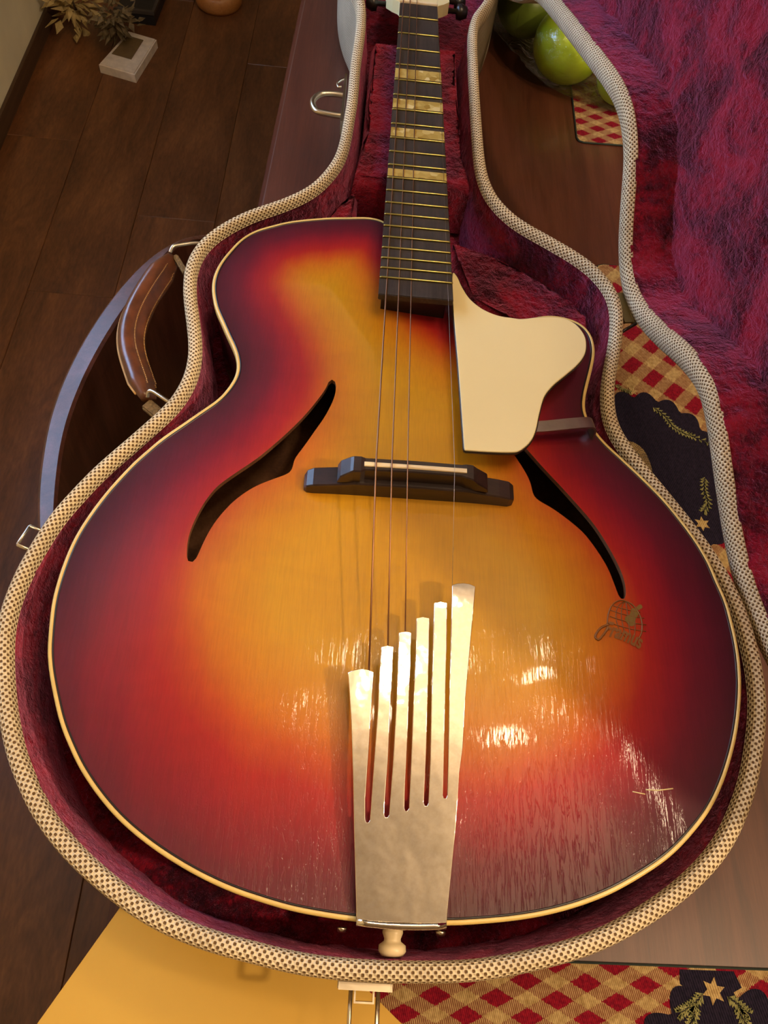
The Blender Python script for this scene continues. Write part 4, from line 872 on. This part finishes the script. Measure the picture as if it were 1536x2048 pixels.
# ------------------------------------------------------------------ bag of apples
def apple(c, r, label, mat):
    t = thing('green_apple', label, 'apple', (c[0], c[1], c[2] - r), 'green apples in the clear bag')
    prof = []
    for k in range(17):
        a = -PI / 2 + PI * k / 16; rr = r * (math.cos(a) ** .9 if math.cos(a) > 1e-4 else 0) * (1 + .05 * math.sin(a)); h = r * .92 * math.sin(a) - (.22 * r * math.exp(-(rr / (r * .28)) ** 2) if a > 0 else -.12 * r * math.exp(-(rr / (r * .25)) ** 2)); prof.append((rr, h))
    lathe('flesh', prof, c, (.15, -.1, 1), mat, t, 28)
    top = Vector(c) + Vector((.15, -.1, 1)).normalized() * r * .70
    tube('stalk', [top, top + Vector((.002, .001, .010)), top + Vector((.005, .002, .017))], .0012, M['stem'], t, 6); anchor(t)
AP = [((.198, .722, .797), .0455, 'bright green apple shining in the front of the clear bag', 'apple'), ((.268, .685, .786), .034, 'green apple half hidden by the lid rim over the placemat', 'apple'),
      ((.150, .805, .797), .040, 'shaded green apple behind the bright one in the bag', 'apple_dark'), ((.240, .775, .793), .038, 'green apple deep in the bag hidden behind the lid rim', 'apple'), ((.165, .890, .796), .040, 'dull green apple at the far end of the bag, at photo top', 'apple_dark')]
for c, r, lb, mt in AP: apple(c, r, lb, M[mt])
bm = bmesh.new()
for c, r, *_ in AP + [((.135, .815, .775), .020), ((.125, .875, .778), .022), ((.245, .885, .78), .022)]:
    r_ = bmesh.ops.create_icosphere(bm, subdivisions=2, radius=r + .0055, matrix=Matrix.Translation(c))
bmesh.ops.delete(bm, geom=bm.edges[:] , context='EDGES_FACES')
h_ = bmesh.ops.convex_hull(bm, input=bm.verts[:])
bmesh.ops.delete(bm, geom=[e for e in h_['geom_interior'] if isinstance(e, bmesh.types.BMVert)], context='VERTS')
for _ in range(3):
    bmesh.ops.subdivide_edges(bm, edges=[e for e in bm.edges if e.calc_length() > .009], cuts=1, use_grid_fill=True); bmesh.ops.triangulate(bm, faces=bm.faces[:])
for v_ in bm.verts:
    q = v_.co.copy(); cr_n = noise.noise(Vector((q.x * 45, q.y * 45, q.z * 16))); v_.co += Vector(noise.noise_vector(q * 38)) * .0025 + v_.normal * (.0030 * (1 - abs(cr_n)) ** 6)
    v_.co.z = max(v_.co.z, TZ + .0034)
tag(from_bm('plastic_bag', bm, M['film']), 'crinkled clear plastic bag holding green apples beside the case lid', 'bag')

# ------------------------------------------------------------------ things on the floor
st = thing('decor_stand', 'small white square block with brown inset on the dark floor', 'stand', (-.72, 1.86, 0))
sq = [(-.786, 1.790), (-.684, 1.760), (-.655, 1.930), (-.738, 1.955)]
plate('block', sq, 0.0008, .026, M['white'], st, .003)
cc = np.mean(sq, 0); plate('inset', [tuple(cc + (np.array(p) - cc) * .55 + np.array([-.006, .018])) for p in sq], .0262, .0275, M['soil'], st, 0); anchor(st)
def leaf_bm(bm, p, d, n, L, wd):
    d = Vector(d).normalized(); s = d.cross(Vector(n)).normalized(); nn = s.cross(d)
    pts = [p, p + d * L * .35 + s * wd - nn * wd * .3, p + d * L - nn * L * .15, p + d * L * .35 - s * wd - nn * wd * .3, p + d * L * .4 + nn * wd * .2]
    v = [bm.verts.new(q) for q in pts]
    for f in ((0, 4, 1), (1, 4, 2), (2, 4, 3), (3, 4, 0)): bm.faces.new([v[i] for i in f])
def sprout(name, label, base, top, n, L, wd, mat, spread, seed, cat='plant'):
    rr = random.Random(seed); t = thing(name, label, cat, base); base = Vector(base); top = Vector(top); ax_ = top - base
    tube('stem', [base + Vector((0, 0, .0005)), base + ax_ * .5 + Vector((.006, 0, 0)), top], [.004, .0032, .002], M['twig'], t, 6)
    for k in range(n):
        f = .25 + .75 * rr.random(); p = base + ax_ * f + Vector((rr.gauss(0, 1), rr.gauss(0, 1), rr.gauss(0, .6))) * spread
        d = (p - (base + ax_ * f)).normalized() + Vector((rr.gauss(0, .4), rr.gauss(0, .4), rr.gauss(0, .4)))
        bm = bmesh.new(); leaf_bm(bm, p, d, (rr.gauss(0, .4), rr.gauss(0, .4), 1), L * (.7 + .6 * rr.random()), wd); o = from_bm('leaf', bm, mat, t, False)
        o.modifiers.new('s', 'SOLIDIFY').thickness = .001
    anchor(t)
sprout('dried_foliage', 'dark dried leafy sprig leaning beside the white block', (-.775, 1.985, 0), (-.738, 1.845, .14), 130, .026, .008, M['dry_leaf'], .020, 4)
sprout('gold_leaf_plant', 'straw gold leafy plant by the cream wall at photo top left', (-.90, 2.01, 0), (-.862, 1.915, .13), 70, .042, .011, M['gold_leaf'], .024, 9)
cr_ = thing('shallow_box', 'black shallow box with grey rim on the floor at photo top', 'box', (-.735, 2.20, 0))
plate('base', [(-.790, 2.035), (-.680, 2.035), (-.670, 2.27), (-.785, 2.27)], .0008, .03, M['crate'], cr_, .002)
band('rim', np.array([(-.792, 2.033), (-.678, 2.033), (-.668, 2.272)]), np.array([(-.787, 2.042), (-.685, 2.042), (-.676, 2.272)]), .0302, .040, M['crate_rim'], cr_); anchor(cr_)
ob = thing('turned_bowl', 'honey coloured round wooden bowl base on the floor at photo top', 'bowl', (-.515, 2.175, 0))
lathe('bowl', [(0, .0008), (.060, .0008), (.068, .012), (.070, .03), (.066, .045), (.058, .05), (.050, .042), (0, .03)], (-.515, 2.175, 0), (0, 0, 1), M['honey'], ob, 32)
lathe('foot_ring', [(.05, .0504), (.056, .0504), (.056, .056), (.05, .056), (.05, .0504)], (-.515, 2.175, 0), (0, 0, 1), M['honey'], ob, 32); anchor(ob)
